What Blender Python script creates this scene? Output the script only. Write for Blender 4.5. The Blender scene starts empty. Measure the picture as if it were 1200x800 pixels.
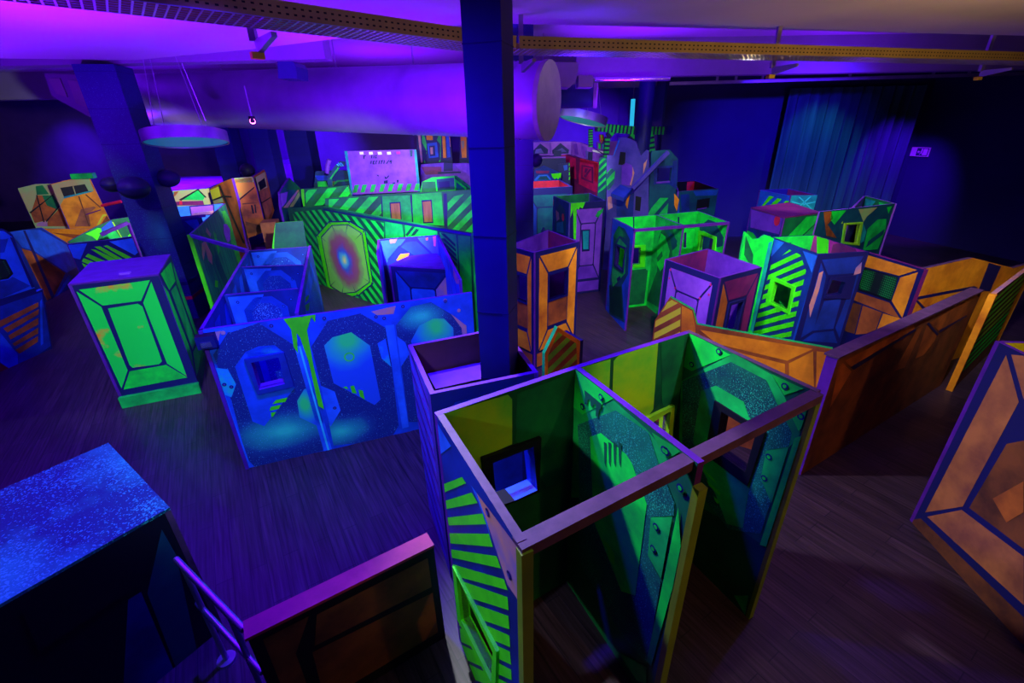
import bpy, math, random
from mathutils import Vector
from mathutils.geometry import tessellate_polygon
random.seed(7)
C = bpy.context.scene.collection

# ------------------------------------------------------------------ camera
F = 530.0
_d = Vector((25., 1130., F)).normalized()                # world down seen by the camera (x right, y down, z forward)
_f = (Vector((0, 0, 1)) - _d*_d.z).normalized()
_r = _d.cross(_f)
if _r.x < 0: _r = -_r
HC = 3.4
def ray(x, y):
    c = Vector(((x-600)/F, (y-400)/F, 1.0))
    return Vector((_r.dot(c), _f.dot(c), -_d.dot(c)))
EYE = Vector((0, 0, HC))
def at(x, y, z):                                          # point of the sight line at height z
    d = ray(x, y); return EYE + d*((z-HC)/d.z)
def aty(x, y, Y):                                         # point of the sight line at distance Y into the room
    d = ray(x, y); return EYE + d*(Y/d.y)
def cp(K, pts): return [(K[0]+x/K[2], K[1]+y/K[2]) for x, y in pts]

# ------------------------------------------------------------------ materials
MATS = {}
def paint(name, c1, c2=None, scale=3.0, lo=.35, hi=.65, rough=.55, speck=None, dens=.35, sscale=120., metal=0., bump=0., spec=.3, wave=None):
    if name in MATS: return MATS[name]
    m = bpy.data.materials.new(name); m.use_nodes = True
    nt = m.node_tree; N = nt.nodes; L = nt.links
    b = N['Principled BSDF']
    b.inputs['Roughness'].default_value = rough; b.inputs['Metallic'].default_value = metal
    b.inputs['Specular IOR Level'].default_value = spec
    tc = N.new('ShaderNodeTexCoord')
    col = None
    if c2 is not None:
        no = N.new('ShaderNodeTexNoise'); no.inputs['Scale'].default_value = scale; no.inputs['Detail'].default_value = 5
        no.inputs['Roughness'].default_value = .6
        if wave:
            mp = N.new('ShaderNodeMapping'); mp.inputs['Scale'].default_value = wave
            L.new(tc.outputs['Object'], mp.inputs['Vector']); L.new(mp.outputs[0], no.inputs['Vector'])
        else: L.new(tc.outputs['Object'], no.inputs['Vector'])
        r = N.new('ShaderNodeMapRange'); r.inputs['From Min'].default_value = lo; r.inputs['From Max'].default_value = hi
        L.new(no.outputs['Fac'], r.inputs['Value'])
        mx = N.new('ShaderNodeMix'); mx.data_type = 'RGBA'
        L.new(r.outputs[0], mx.inputs['Factor'])
        mx.inputs['A'].default_value = (*c1, 1); mx.inputs['B'].default_value = (*c2, 1)
        col = mx.outputs['Result']
    if speck is not None:
        v = N.new('ShaderNodeTexNoise'); v.inputs['Scale'].default_value = sscale; v.inputs['Detail'].default_value = 1
        L.new(tc.outputs['Object'], v.inputs['Vector'])
        n2 = N.new('ShaderNodeTexNoise'); n2.inputs['Scale'].default_value = 2.2
        L.new(tc.outputs['Object'], n2.inputs['Vector'])
        ad = N.new('ShaderNodeMath'); ad.operation = 'MULTIPLY_ADD'
        L.new(n2.outputs['Fac'], ad.inputs[0]); ad.inputs[1].default_value = .30; L.new(v.outputs['Fac'], ad.inputs[2])
        r2 = N.new('ShaderNodeMapRange'); r2.inputs['From Min'].default_value = .88-dens*.25; r2.inputs['From Max'].default_value = .96-dens*.25
        L.new(ad.outputs[0], r2.inputs['Value'])
        m2 = N.new('ShaderNodeMix'); m2.data_type = 'RGBA'
        L.new(r2.outputs[0], m2.inputs['Factor'])
        if col is not None: L.new(col, m2.inputs['A'])
        else: m2.inputs['A'].default_value = (*c1, 1)
        m2.inputs['B'].default_value = (*speck, 1)
        col = m2.outputs['Result']
    if col is not None: L.new(col, b.inputs['Base Color'])
    else: b.inputs['Base Color'].default_value = (*c1, 1)
    if bump:
        nb = N.new('ShaderNodeTexNoise'); nb.inputs['Scale'].default_value = 60
        L.new(tc.outputs['Object'], nb.inputs['Vector'])
        bp = N.new('ShaderNodeBump'); bp.inputs['Strength'].default_value = bump; bp.inputs['Distance'].default_value = .01
        L.new(nb.outputs['Fac'], bp.inputs['Height']); L.new(bp.outputs[0], b.inputs['Normal'])
    MATS[name] = m; return m
def emis(name, c, s):
    m = bpy.data.materials.new(name); m.use_nodes = True
    b = m.node_tree.nodes['Principled BSDF']; b.inputs['Base Color'].default_value = (*c, 1)
    b.inputs['Emission Color'].default_value = (*c, 1); b.inputs['Emission Strength'].default_value = s
    MATS[name] = m; return m

GREEN = paint('green paint', (.004, .92, .05), (.006, .38, .05), 2.6, .42, .72)
OLIVE = paint('olive edge paint', (.17, .24, .01), (.12, .18, .01), 4)
LIME = paint('lime paint', (.08, .96, .008), (.05, .78, .008), 4)
MINT = paint('mint paint', (.006, .72, .09), (.004, .30, .05), 3)
PLUM = paint('plum edge paint', (.46, .03, .10), (.34, .02, .08), 8)
DPLUM = paint('dark plum paint', (.07, .010, .06), (.04, .006, .04), 3)
DGREEN = paint('deep green paint', (.004, .20, .05), (.004, .07, .04), 2.2)
VGREEN = paint('very dark green paint', (.003, .05, .03), (.003, .11, .04), 2.2)
YGREEN = paint('yellow green paint', (.36, .62, .01), (.10, .55, .03), 1.7, .4, .6)
YELLOW = paint('yellow paint', (.85, .75, .02), (.75, .85, .03), 4)
ORANGE = paint('orange paint', (1.0, .35, .012), (.55, .12, .01), 2.4, .38, .70)
RUST = paint('rust orange paint', (.50, .12, .02), (.16, .035, .015), 2.6)
BROWN = paint('brown paint', (.22, .06, .02), (.07, .02, .015), 3)
SALMON = paint('salmon paint', (.70, .26, .16), (.25, .14, .42), 3)
BLUE = paint('blue paint', (.010, .085, .66), (.006, .04, .32), 2.4, .4, .7)
LBLUE = paint('light blue paint', (.022, .17, .85), (.012, .09, .55), 3)
DBLUE = paint('dark blue paint', (.006, .03, .32), (.006, .015, .14), 2.4)
NAVY = paint('navy line paint', (.006, .006, .10))
BLACK = paint('black paint', (.004, .004, .012))
TEAL = paint('teal paint', (.006, .42, .38), (.006, .13, .26), 2.5)
DTEAL = paint('dark teal paint', (.004, .09, .13), (.004, .035, .10), 2.5)
CYAN = paint('cyan paint', (.05, .75, .85), (.02, .55, .6), 3)
PURPLE = paint('purple paint', (.18, .035, .55), (.10, .015, .38), 3)
LILAC = paint('lilac paint', (.28, .065, .62), (.15, .03, .44), 2.5)
MAGENTA = paint('magenta paint', (.55, .01, .30), (.30, .01, .22), 3)
MAROON = paint('maroon paint', (.22, .012, .13), (.10, .006, .10), 3)
RED = paint('red paint', (.85, .015, .06), (.45, .01, .05), 3)
EDGE = paint('violet plywood edge', (.105, .009, .31), (.075, .006, .23), 6)
ROYAL = paint('royal blue paint', (.007, .035, .40), (.005, .02, .20), 2.4)
DUSK = paint('dusky plywood edge', (.11, .045, .12), (.065, .026, .08), 9)
SPECK = paint('navy paint with pale spatter', (.006, .02, .30), (.008, .06, .36), 1.6, speck=(.16, .50, .85), dens=.40, sscale=95)
SPECKG = paint('teal paint with pale spatter', (.004, .05, .06), (.005, .24, .09), 1.8, speck=(.03, .55, .26), dens=.55, sscale=130)
SPECKT = paint('blue lid paint with teal spatter', (.003, .05, .11), (.004, .42, .28), 1.0, .44, .62, speck=(.04, .58, .42), dens=.60, sscale=80)
CLOUD = paint('blue paint with green spray', (.012, .12, .80), (.01, .70, .30), 2.1, .5, .68)
CLOUD2 = paint('navy paint with green spray', (.004, .018, .19), (.01, .50, .30), 1.5, .58, .74, speck=(.10, .42, .62), dens=.36, sscale=95)
RUSTG = paint('green paint with orange rust', (.006, .80, .07), (.85, .25, .02), 1.9, .60, .70)
RAINBOW = paint('iridescent spray paint', (.20, .55, .25), (.30, .06, .30), 2.0, .4, .6)
MIX_OG = paint('orange and green camouflage paint', (.55, .20, .03), (.10, .34, .05), 1.0, .48, .56)
MIX_GO = paint('pale green and tan paint', (.30, .48, .16), (.45, .34, .14), 1.2, .45, .6)
STREAK = paint('teal paint with streaks', (.006, .10, .12), (.01, .30, .15), 2.0, .42, .62, wave=(6, 6, .8))
SLATE = paint('slate blue paint', (.035, .03, .24), (.10, .06, .42), 1.8)
COLM = paint('dark blue column paint', (.014, .012, .20), (.010, .008, .15), 1.2, rough=.5)
WALLM = paint('black wall paint', (.014, .006, .105), (.010, .005, .080), .5, rough=.7)
WALLV = paint('violet wall paint', (.10, .03, .34), (.06, .015, .22), .4, rough=.8)
CURT = paint('dark curtain cloth', (.008, .035, .06), (.016, .085, .11), 2.0, rough=.8, wave=(2.5, 2.5, .1))
CEIL = paint('pale ceiling plaster', (.55, .48, .55), (.48, .42, .50), .6, rough=.9)
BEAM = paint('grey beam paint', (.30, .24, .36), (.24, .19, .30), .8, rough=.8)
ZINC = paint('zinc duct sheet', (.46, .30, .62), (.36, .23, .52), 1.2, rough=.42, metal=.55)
ZINCD = paint('dull duct cap', (.42, .36, .36), (.32, .27, .30), 3, rough=.6)
DDUCT = paint('dark blue duct sheet', (.05, .08, .22), rough=.4, metal=.4)
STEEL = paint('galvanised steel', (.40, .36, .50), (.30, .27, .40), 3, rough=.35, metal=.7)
TRAYM = paint('yellowed tray steel', (.42, .30, .10), (.34, .24, .08), 4, rough=.5, metal=.2)
HOLEM = paint('dark slot', (.01, .008, .01))
YCAP = paint('yellow plastic cap', (.75, .52, .03))
POD = paint('dark plastic pod', (.03, .02, .10), (.02, .012, .07), 4, rough=.45, bump=.2)
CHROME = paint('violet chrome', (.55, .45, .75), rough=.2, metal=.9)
WHITE = paint('white paint', (.75, .72, .80))
SIGNG = paint('sign green', (.01, .22, .12))
LAMPT = emis('teal diffuser with added glow', (.03, .42, .45), .16)  # faint emission stands in for teal light reflected from below
MESH = None

def wood_floor():
    m = bpy.data.materials.new('dark wood floor'); m.use_nodes = True
    nt = m.node_tree; N = nt.nodes; L = nt.links; b = N['Principled BSDF']
    tc = N.new('ShaderNodeTexCoord'); mp = N.new('ShaderNodeMapping')
    mp.inputs['Rotation'].default_value = (0, 0, math.radians(58)); L.new(tc.outputs['Object'], mp.inputs['Vector'])
    br = N.new('ShaderNodeTexBrick'); br.inputs['Scale'].default_value = 1.0
    br.inputs['Brick Width'].default_value = 1.2; br.inputs['Row Height'].default_value = .13
    br.inputs['Mortar Size'].default_value = .004; br.offset = .37
    br.inputs['Color1'].default_value = (.046, .023, .044, 1); br.inputs['Color2'].default_value = (.030, .015, .031, 1)
    br.inputs['Mortar'].default_value = (.010, .006, .02, 1)
    L.new(mp.outputs[0], br.inputs['Vector'])
    mp2 = N.new('ShaderNodeMapping'); mp2.inputs['Scale'].default_value = (2.0, 45, 1); L.new(mp.outputs[0], mp2.inputs['Vector'])
    no = N.new('ShaderNodeTexNoise'); no.inputs['Scale'].default_value = 1.0; no.inputs['Detail'].default_value = 6
    L.new(mp2.outputs[0], no.inputs['Vector'])
    r = N.new('ShaderNodeMapRange'); r.inputs['From Min'].default_value = .3; r.inputs['From Max'].default_value = .7
    r.inputs['To Min'].default_value = .35; r.inputs['To Max'].default_value = 1.5
    L.new(no.outputs['Fac'], r.inputs['Value'])
    mx = N.new('ShaderNodeMix'); mx.data_type = 'RGBA'; mx.blend_type = 'MULTIPLY'; mx.inputs['Factor'].default_value = 1
    L.new(br.outputs['Color'], mx.inputs['A']); L.new(r.outputs[0], mx.inputs['B'])
    L.new(mx.outputs['Result'], b.inputs['Base Color'])
    b.inputs['Roughness'].default_value = .42; b.inputs['Specular IOR Level'].default_value = .35
    return m
FLOOR = wood_floor()
def mesh_mat(name, c):                                   # dotted perforated screen
    m = bpy.data.materials.new(name); m.use_nodes = True
    nt = m.node_tree; N = nt.nodes; L = nt.links; b = N['Principled BSDF']
    tc = N.new('ShaderNodeTexCoord'); v = N.new('ShaderNodeTexVoronoi'); v.inputs['Scale'].default_value = 34
    v.inputs['Randomness'].default_value = 0
    L.new(tc.outputs['Object'], v.inputs['Vector'])
    r = N.new('ShaderNodeMapRange'); r.inputs['From Min'].default_value = .30; r.inputs['From Max'].default_value = .40
    L.new(v.outputs['Distance'], r.inputs['Value'])
    mx = N.new('ShaderNodeMix'); mx.data_type = 'RGBA'; L.new(r.outputs[0], mx.inputs['Factor'])
    mx.inputs['A'].default_value = (*c, 1); mx.inputs['B'].default_value = (.004, .012, .01, 1)
    L.new(mx.outputs['Result'], b.inputs['Base Color']); return m
MESH = mesh_mat('green perforated screen', (.005, .30, .05))

# ------------------------------------------------------------------ mesh helpers
class MB:
    def __init__(s): s.v = []; s.f = []; s.m = []; s.mats = []
    def mi(s, mat):
        if mat not in s.mats: s.mats.append(mat)
        return s.mats.index(mat)
    def face(s, pts, mat):
        i = len(s.v); s.v += [Vector(p) for p in pts]; s.f.append(tuple(range(i, i+len(pts)))); s.m.append(s.mi(mat))
    def box(s, c, sz, mat, rz=0., top=None):
        x, y, z = [a/2 for a in sz]; c = Vector(c); ca, sa = math.cos(rz), math.sin(rz)
        P = [c+Vector((dx*x*ca-dy*y*sa, dx*x*sa+dy*y*ca, dz*z)) for dz in (-1, 1) for dx, dy in ((-1, -1), (1, -1), (1, 1), (-1, 1))]
        for q in ((0, 3, 2, 1), (0, 1, 5, 4), (1, 2, 6, 5), (2, 3, 7, 6), (3, 0, 4, 7)): s.face([P[k] for k in q], mat)
        s.face([P[k] for k in (4, 5, 6, 7)], top or mat)
    def bar(s, a, b, w, h, mat, up=Vector((0, 0, 1))):    # rectangular bar from a to b, centred
        a = Vector(a); b = Vector(b); d = (b-a).normalized(); r = d.cross(up)
        if r.length < 1e-4: r = d.cross(Vector((1, 0, 0)))
        r.normalize(); u = r.cross(d).normalized()
        P = [p + r*(sx*w/2) + u*(sy*h/2) for p in (a, b) for sx, sy in ((-1, -1), (1, -1), (1, 1), (-1, 1))]
        for q in ((0, 1, 2, 3), (7, 6, 5, 4), (0, 4, 5, 1), (1, 5, 6, 2), (2, 6, 7, 3), (3, 7, 4, 0)): s.face([P[k] for k in q], mat)
    def prism(s, poly, vec, mat, side=None, cap2=None):   # planar 3D polygon swept along vec
        poly = [Vector(p) for p in poly]; q = [p+Vector(vec) for p in poly]; n = len(poly)
        for t in tessellate_polygon([poly]):
            s.face([poly[k] for k in t], mat); s.face([q[k] for k in t], cap2 or mat)
        for k in range(n): s.face([poly[k], poly[(k+1) % n], q[(k+1) % n], q[k]], side or mat)
    def ring_tube(s, path, rad, mat, n=16, caps=True, capmat=None):
        rings = []; path = [Vector(p) for p in path]
        for i, p in enumerate(path):
            d = (path[min(i+1, len(path)-1)]-path[max(i-1, 0)]).normalized()
            r = d.cross(Vector((0, 0, 1)));  r = r if r.length > 1e-3 else d.cross(Vector((1, 0, 0)))
            r.normalize(); u = r.cross(d); R = rad[i] if isinstance(rad, (list, tuple)) else rad
            rings.append([p + r*(R*math.cos(2*math.pi*k/n)) + u*(R*math.sin(2*math.pi*k/n)) for k in range(n)])
        for a, b in zip(rings, rings[1:]):
            for k in range(n): s.face([a[k], a[(k+1) % n], b[(k+1) % n], b[k]], mat)
        if caps: s.face(rings[0][::-1], capmat or mat); s.face(rings[-1], capmat or mat)
    def lathe(s, c, prof, mat, n=24, axis=None):          # prof: (radius, height)
        c = Vector(c); ax = (axis or Vector((0, 0, 1))).normalized(); r = ax.orthogonal().normalized(); u = ax.cross(r)
        rings = [[c + ax*h + r*(R*math.cos(2*math.pi*k/n)) + u*(R*math.sin(2*math.pi*k/n)) for k in range(n)] for R, h in prof]
        for a, b in zip(rings, rings[1:]):
            for k in range(n): s.face([a[k], a[(k+1) % n], b[(k+1) % n], b[k]], mat)
    def build(s, name, parent=None, smooth=False):
        o0 = parent_loc(parent)
        if parent is None:
            xs = [p.x for p in s.v]; ys = [p.y for p in s.v]; zs = [p.z for p in s.v]
            o0 = Vector(((min(xs)+max(xs))/2, (min(ys)+max(ys))/2, min(zs)))
        me = bpy.data.meshes.new(name)
        me.from_pydata([p-o0 for p in s.v], [], s.f)
        for mt in s.mats: me.materials.append(mt)
        me.polygons.foreach_set('material_index', s.m)
        if smooth:
            import bmesh
            bm = bmesh.new(); bm.from_mesh(me); bmesh.ops.remove_doubles(bm, verts=bm.verts, dist=.0005)
            for f in bm.faces: f.smooth = True
            for e in bm.edges:
                if len(e.link_faces) == 2 and e.calc_face_angle(0) > .7: e.smooth = False
            bm.to_mesh(me); bm.free()
        me.update()
        o = bpy.data.objects.new(name, me); C.objects.link(o)
        if parent is None: o.location = o0
        else: o.parent = parent
        return o
def parent_loc(p):
    l = Vector((0, 0, 0))
    while p is not None: l = l + Vector(p.location); p = p.parent
    return l
def thing(name, label, cat, loc, group=None):
    o = bpy.data.objects.new(name, None); C.objects.link(o); o.location = loc
    o.empty_display_size = .1
    o['label'] = label; o['category'] = cat; o['kind'] = 'thing'
    if group: o['group'] = group
    return o
def tag(o, label, cat, group=None):
    o['label'] = label; o['category'] = cat; o['kind'] = 'thing'
    if group: o['group'] = group
    return o
def struct(o): o['kind'] = 'structure'; return o

# ---- 2D polygon clipping
def area2(p): return sum(p[i][0]*p[(i+1) % len(p)][1]-p[(i+1) % len(p)][0]*p[i][1] for i in range(len(p)))/2
def ccw(p): return list(p) if area2(p) >= 0 else list(p)[::-1]
def half(poly, a, b, left=True):
    out = []; n = len(poly)
    def sd(p):
        v = (b[0]-a[0])*(p[1]-a[1])-(b[1]-a[1])*(p[0]-a[0]); return v if left else -v
    for i in range(n):
        p, q = poly[i], poly[(i+1) % n]; sp, sq = sd(p), sd(q)
        if sp >= 0: out.append(p)
        if (sp > 0 and sq < 0) or (sp < 0 and sq > 0):
            t = sp/(sp-sq); out.append((p[0]+(q[0]-p[0])*t, p[1]+(q[1]-p[1])*t))
    return out if len(out) >= 3 else []
def inter(poly, conv):
    conv = ccw(conv); p = list(poly)
    for i in range(len(conv)):
        if not p: return []
        p = half(p, conv[i], conv[(i+1) % len(conv)])
    return p
def minus(poly, hole):
    hole = ccw(hole); out = []; p = list(poly)
    for i in range(len(hole)):
        if not p: break
        q = half(p, hole[i], hole[(i+1) % len(hole)], False)
        if q: out.append(q)
        p = half(p, hole[i], hole[(i+1) % len(hole)], True)
    return out
def tris(poly, holes=()):
    loops = [[Vector((x, y, 0)) for x, y in poly]]+[[Vector((x, y, 0)) for x, y in h] for h in holes]
    flat = [p for l in loops for p in l]
    return [[(flat[k].x, flat[k].y) for k in t] for t in tessellate_polygon(loops)]

# ---- upright sheets of plywood
class Sheet:
    """Front face runs from a to b (ground plan) and from z0 up; the normal points away from 'inside' or towards the viewer."""
    def __init__(s, a, b, H, z0=0., inside=None):
        s.A = Vector((a[0], a[1], z0)); B = Vector((b[0], b[1], z0))
        s.U = (B-s.A); s.w = s.U.length; s.U.normalize(); s.h = H-z0; s.z0 = z0
        n = Vector((s.U.y, -s.U.x, 0)); ref = EYE - (s.A+B)/2
        if inside is not None: ref = (s.A+B)/2 - Vector((inside[0], inside[1], 0))
        if n.x*ref.x+n.y*ref.y < 0: n = -n
        s.n = n
    def p(s, u, v, d=0.): return s.A + s.U*u + Vector((0, 0, v)) + s.n*d
    def px(s, pts, d=0.):
        out = []
        for x, y in pts:
            r = ray(x, y); t = (s.A+s.n*d-EYE).dot(s.n)/r.dot(s.n); q = EYE+r*t
            out.append(((q-s.A).dot(s.U), q.z-s.z0))
        return out
    def rect(s): return [(0, 0), (s.w, 0), (s.w, s.h), (0, s.h)]
def sheet(name, parent, S, face, edge=None, back=None, outline=None, holes=(), front=(), rear=(), t=.035, step=.0022, top=None):
    edge = edge or EDGE; back = back or face; mb = MB()
    ol = outline or S.rect()
    for tr in tris(ol, holes):
        mb.face([S.p(*q) for q in tr], face); mb.face([S.p(*q, -t) for q in tr], back)
    for lp in [ol]+list(holes):
        n = len(lp)
        for i in range(n):
            a, b = lp[i], lp[(i+1) % n]
            mb.face([S.p(*a), S.p(*b), S.p(*b, -t), S.p(*a, -t)], edge)
    convs = [ol] if is_convex(ol) else tris(ol)
    def paint_layers(ls, sgn, off):
        for l in ls:
            lvl, poly, mat = l[:3]
            for tr in tris(poly, l[3] if len(l) > 3 else ()):
                pcs = [tr]
                for h in holes: pcs = [q for p_ in pcs for q in minus(p_, h)]
                for q in pcs:
                    for cv in convs:
                        q2 = inter(q, cv)
                        if q2 and abs(area2(q2)) > 1e-7: mb.face([S.p(*r, off+sgn*step*lvl) for r in q2], mat)
    paint_layers(front, 1, 0.); paint_layers(rear, -1, -t)
    return mb.build(name, parent)
def is_convex(p):
    p = ccw(p); n = len(p)
    for i in range(n):
        a, b, c = p[i], p[(i+1) % n], p[(i+2) % n]
        if (b[0]-a[0])*(c[1]-b[1])-(b[1]-a[1])*(c[0]-b[0]) < -1e-9: return False
    return True
def frame(name, parent, S, outer, inner, mat, d0=-.06, d1=.03, inmat=None):
    mb = MB(); inmat = inmat or mat
    for tr in tris(outer, [inner]):
        mb.face([S.p(*q, d1) for q in tr], mat); mb.face([S.p(*q, d0) for q in tr], mat)
    for lp, mm in ((outer, mat), (inner, inmat)):
        for i in range(len(lp)):
            a, b = lp[i], lp[(i+1) % len(lp)]
            mb.face([S.p(*a, d1), S.p(*b, d1), S.p(*b, d0), S.p(*a, d0)], mm)
    return mb.build(name, parent)

# ---- stencil designs (all return lists of (level, polygon, paint))
def rc(u0, v0, u1, v1): return [(u0, v0), (u1, v0), (u1, v1), (u0, v1)]
def octa(u0, v0, u1, v1, c=.3, cv=None):
    cu = (u1-u0)*c; cv_ = (v1-v0)*(cv if cv is not None else c*(u1-u0)/(v1-v0))
    return [(u0+cu, v0), (u1-cu, v0), (u1, v0+cv_), (u1, v1-cv_), (u1-cu, v1), (u0+cu, v1), (u0, v1-cv_), (u0, v0+cv_)]
def dot(u, v, r, n=8): return [(u+r*math.cos(2*math.pi*k/n), v+r*math.sin(2*math.pi*k/n)) for k in range(n)]
def rivet(u, v, r=.02, m1=None, m2=None, lvl=3): return [(lvl, dot(u, v, r), m1 or NAVY), (lvl+1, dot(u, v, r*.55), m2 or MINT)]
def stripes(region, ang, period, width, mat, lvl=2, off=0.):
    a = math.radians(ang); d = (math.cos(a), math.sin(a)); n = (-d[1], d[0])
    ks = [p[0]*n[0]+p[1]*n[1] for p in region]; ls = [p[0]*d[0]+p[1]*d[1] for p in region]
    k = math.floor(min(ks)/period)*period+off; out = []
    while k < max(ks):
        q = [(d[0]*l+n[0]*kk, d[1]*l+n[1]*kk) for l, kk in ((min(ls)-.1, k), (max(ls)+.1, k), (max(ls)+.1, k+width), (min(ls)-.1, k+width))]
        r = inter(q, region)
        if r and abs(area2(r)) > 1e-5: out.append((lvl, r, mat))
        k += period
    return out
def bevel(u0, v0, u1, v1, col, inner=None, iu=.24, it=.22, ib=.22, g=.016, lvl=1, cols=None, split=None):
    """picture-frame panel: four mitred planks around an inner plate; the dark sheet shows as the joints"""
    w, h = u1-u0, v1-v0; a, b, c, d = u0+iu*w, v0+ib*h, u1-iu*w, v1-it*h; cols = cols or [col]*4; k = g*1.2
    L = [(lvl, [(u0+k, v0), (u1-k, v0), (c-k*.3, b-g), (a+k*.3, b-g)], cols[0]),
         (lvl, [(u1, v0+k), (u1, v1-k), (c+g, d-k*.3), (c+g, b+k*.3)], cols[1]),
         (lvl, [(u1-k, v1), (u0+k, v1), (a+k*.3, d+g), (c-k*.3, d+g)], cols[2]),
         (lvl, [(u0, v1-k), (u0, v0+k), (a-g, b+k*.3), (a-g, d-k*.3)], cols[3])]
    if inner: L.append((lvl, octa(a+g*.6, b+g*.6, c-g*.6, d-g*.6, .06), inner))
    return L
def cell_design(u0, v0, u1, v1, plate, ring, core, speck, accent=None, lvl=1):
    """corner plates, an octagon ring, spattered field and a tapering core, as stencilled on the maze panels"""
    w, h = u1-u0, v1-v0; X = lambda a: u0+a*w; Y = lambda b: v0+b*h
    L = [(lvl, rc(u0, v0, u1, v1), ring)]
    L += [(lvl+1, [(X(.0), Y(1)), (X(.42), Y(1)), (X(.12), Y(.84)), (X(0), Y(.86))], plate),
          (lvl+1, [(X(.62), Y(1)), (X(1), Y(1)), (X(1), Y(.80)), (X(.95), Y(.80))], plate),
          (lvl+1, [(X(.80), Y(.52)), (X(1), Y(.54)), (X(.98), Y(.24)), (X(.78), Y(.40))], plate),
          (lvl+1, [(X(0), Y(0)), (X(.4), Y(0)), (X(.14), Y(.1)), (X(0), Y(.1))], plate)]
    L += [(lvl+1, [(X(.07), Y(.16)), (X(.3), Y(.05)), (X(.72), Y(.05)), (X(.9), Y(.16)), (X(.76), Y(.4)), (X(.77), Y(.54)), (X(.92), Y(.56)), (X(.9), Y(.74)), (X(.62), Y(.93)), (X(.36), Y(.93)), (X(.07), Y(.78))], speck),
          (lvl+2, [(X(.2), Y(.36)), (X(.44), Y(.18)), (X(.62), Y(.2)), (X(.72), Y(.5)), (X(.72), Y(.72)), (X(.56), Y(.84)), (X(.34), Y(.84)), (X(.2), Y(.74))], core)]
    if accent:
        for k in range(3):
            y = .36-k*.045
            L.append((lvl+3, [(X(.3), Y(y)), (X(.46), Y(y+.035)), (X(.46), Y(y+.06)), (X(.3), Y(y+.025))], accent))
    for a, b in ((.14, .92), (.3, .965), (.82, .95), (.965, .86), (.86, .48), (.86, .38), (.1, .05)):
        L += rivet(X(a), Y(b), .018*w**.3, NAVY, plate, lvl+2)
    return L
def drips(u0, u1, v, drop, mat, lvl=4, n=5, seed=1):
    R = random.Random(seed); w = u1-u0
    pts = [(u0, v)]
    for k in range(n):
        a = u0+w*(k+.15)/n; b = u0+w*(k+.7)/n; c = u0+w*(k+1)/n; d = drop*R.uniform(.3, 1)
        pts += [(a, v-drop*.22), (a+w*.02, v-d), (b-w*.02, v-d*.97), (b, v-drop*.25), (c, v-drop*.18)]
    pts += [(u1, v)]
    return [(lvl, pts, mat)]
def rim_box(name, label, cat, tops, H, faces, back, edge=None, lid=None, group=None, backs=None, z0=0., t=.035):
    """four-sided maze box from its four top corners in ground plan; faces: per side (face paint, layers(S) or None, holes(S) or None)"""
    cx = sum(p[0] for p in tops)/4; cy = sum(p[1] for p in tops)/4
    root = thing(name, label, cat, (cx, cy, z0), group); n = len(tops); out = []
    for i in range(n):
        a, b = Vector((*tops[i][:2], 0)), Vector((*tops[(i+1) % n][:2], 0)); d = (b-a).normalized()
        S = Sheet(a+d*t, b, H, z0, inside=(cx, cy)); f = faces[i]
        holes = f[2](S) if len(f) > 2 and f[2] else []
        sheet('side_panel', root, S, f[0], edge, (backs[i] if backs else back), holes=holes, front=f[1](S) if f[1] else (), rear=f[3](S) if len(f) > 3 and f[3] else (), t=t)
        out.append(S)
    if lid:
        mb = MB(); pl = [Vector((p[0], p[1], H)) for p in tops]
        mb.prism(pl, (0, 0, .02), lid, lid); mb.build('lid', root)
    return root, out

# ------------------------------------------------------------------ the room
CZ = 5.2
m = MB(); m.box((-5, 9, -.05), (56, 34, .1), FLOOR); struct(m.build('floor'))
m = MB(); m.box((-5, 9, CZ+.06), (56, 34, .12), CEIL); struct(m.build('ceiling'))
def slab_wall(name, a, b, mat, h=CZ, t=.2):
    a = Vector((*a, 0)); b = Vector((*b, 0)); d = (b-a).normalized(); n = Vector((d.y, -d.x, 0))
    if n.dot(EYE-(a+b)/2) > 0: n = -n
    mb = MB(); mb.prism([a, b, b+Vector((0, 0, h)), a+Vector((0, 0, h))], n*t, mat); return struct(mb.build(name))
slab_wall('wall_back', (4.72, 15.1), (12.55, 15.1), WALLM)
slab_wall('wall_right', (12.55, 15.1), (17.0, -6), WALLM)
slab_wall('wall_rear', (-26, 21.5), (4.9, 21.5), WALLV)
m = MB(); m.box((4.85, 18.3, CZ/2), (.25, 6.2, CZ), WALLV); struct(m.build('wall_side'))
slab_wall('wall_left', (-23.5, 21.5), (-23.5, -6), WALLM)
# lower slab over the near half of the hall
m = MB()
edge = [(-23, 8.1), (-7.5, 7.9), (-5.8, 8.35), (-3.6, 7.6), (-.3, 6.1), (.1, 6.28), (7.7, 7.9), (15.5, 9.2), (15.5, -5), (-23, -5)]
m.prism([(x, y, 4.5) for x, y in edge], (0, 0, .70), CEIL); struct(m.build('ceiling_slab'))
def beam(a, b, z0, w, mat):
    mb = MB(); mb.bar((a[0], a[1], (z0+CZ)/2), (b[0], b[1], (z0+CZ)/2), w, CZ-z0, mat); return mb
struct(beam((-23, 9.0), (-3.0, 9.0), 4.52, .35, BEAM).build('trim_1'))
struct(beam((1.6, 12.2), (12.8, 12.6), 4.45, .35, BEAM).build('trim_2'))
struct(beam((-23, 15.5), (4.6, 16), 4.5, .4, BEAM).build('trim_3'))

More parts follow.
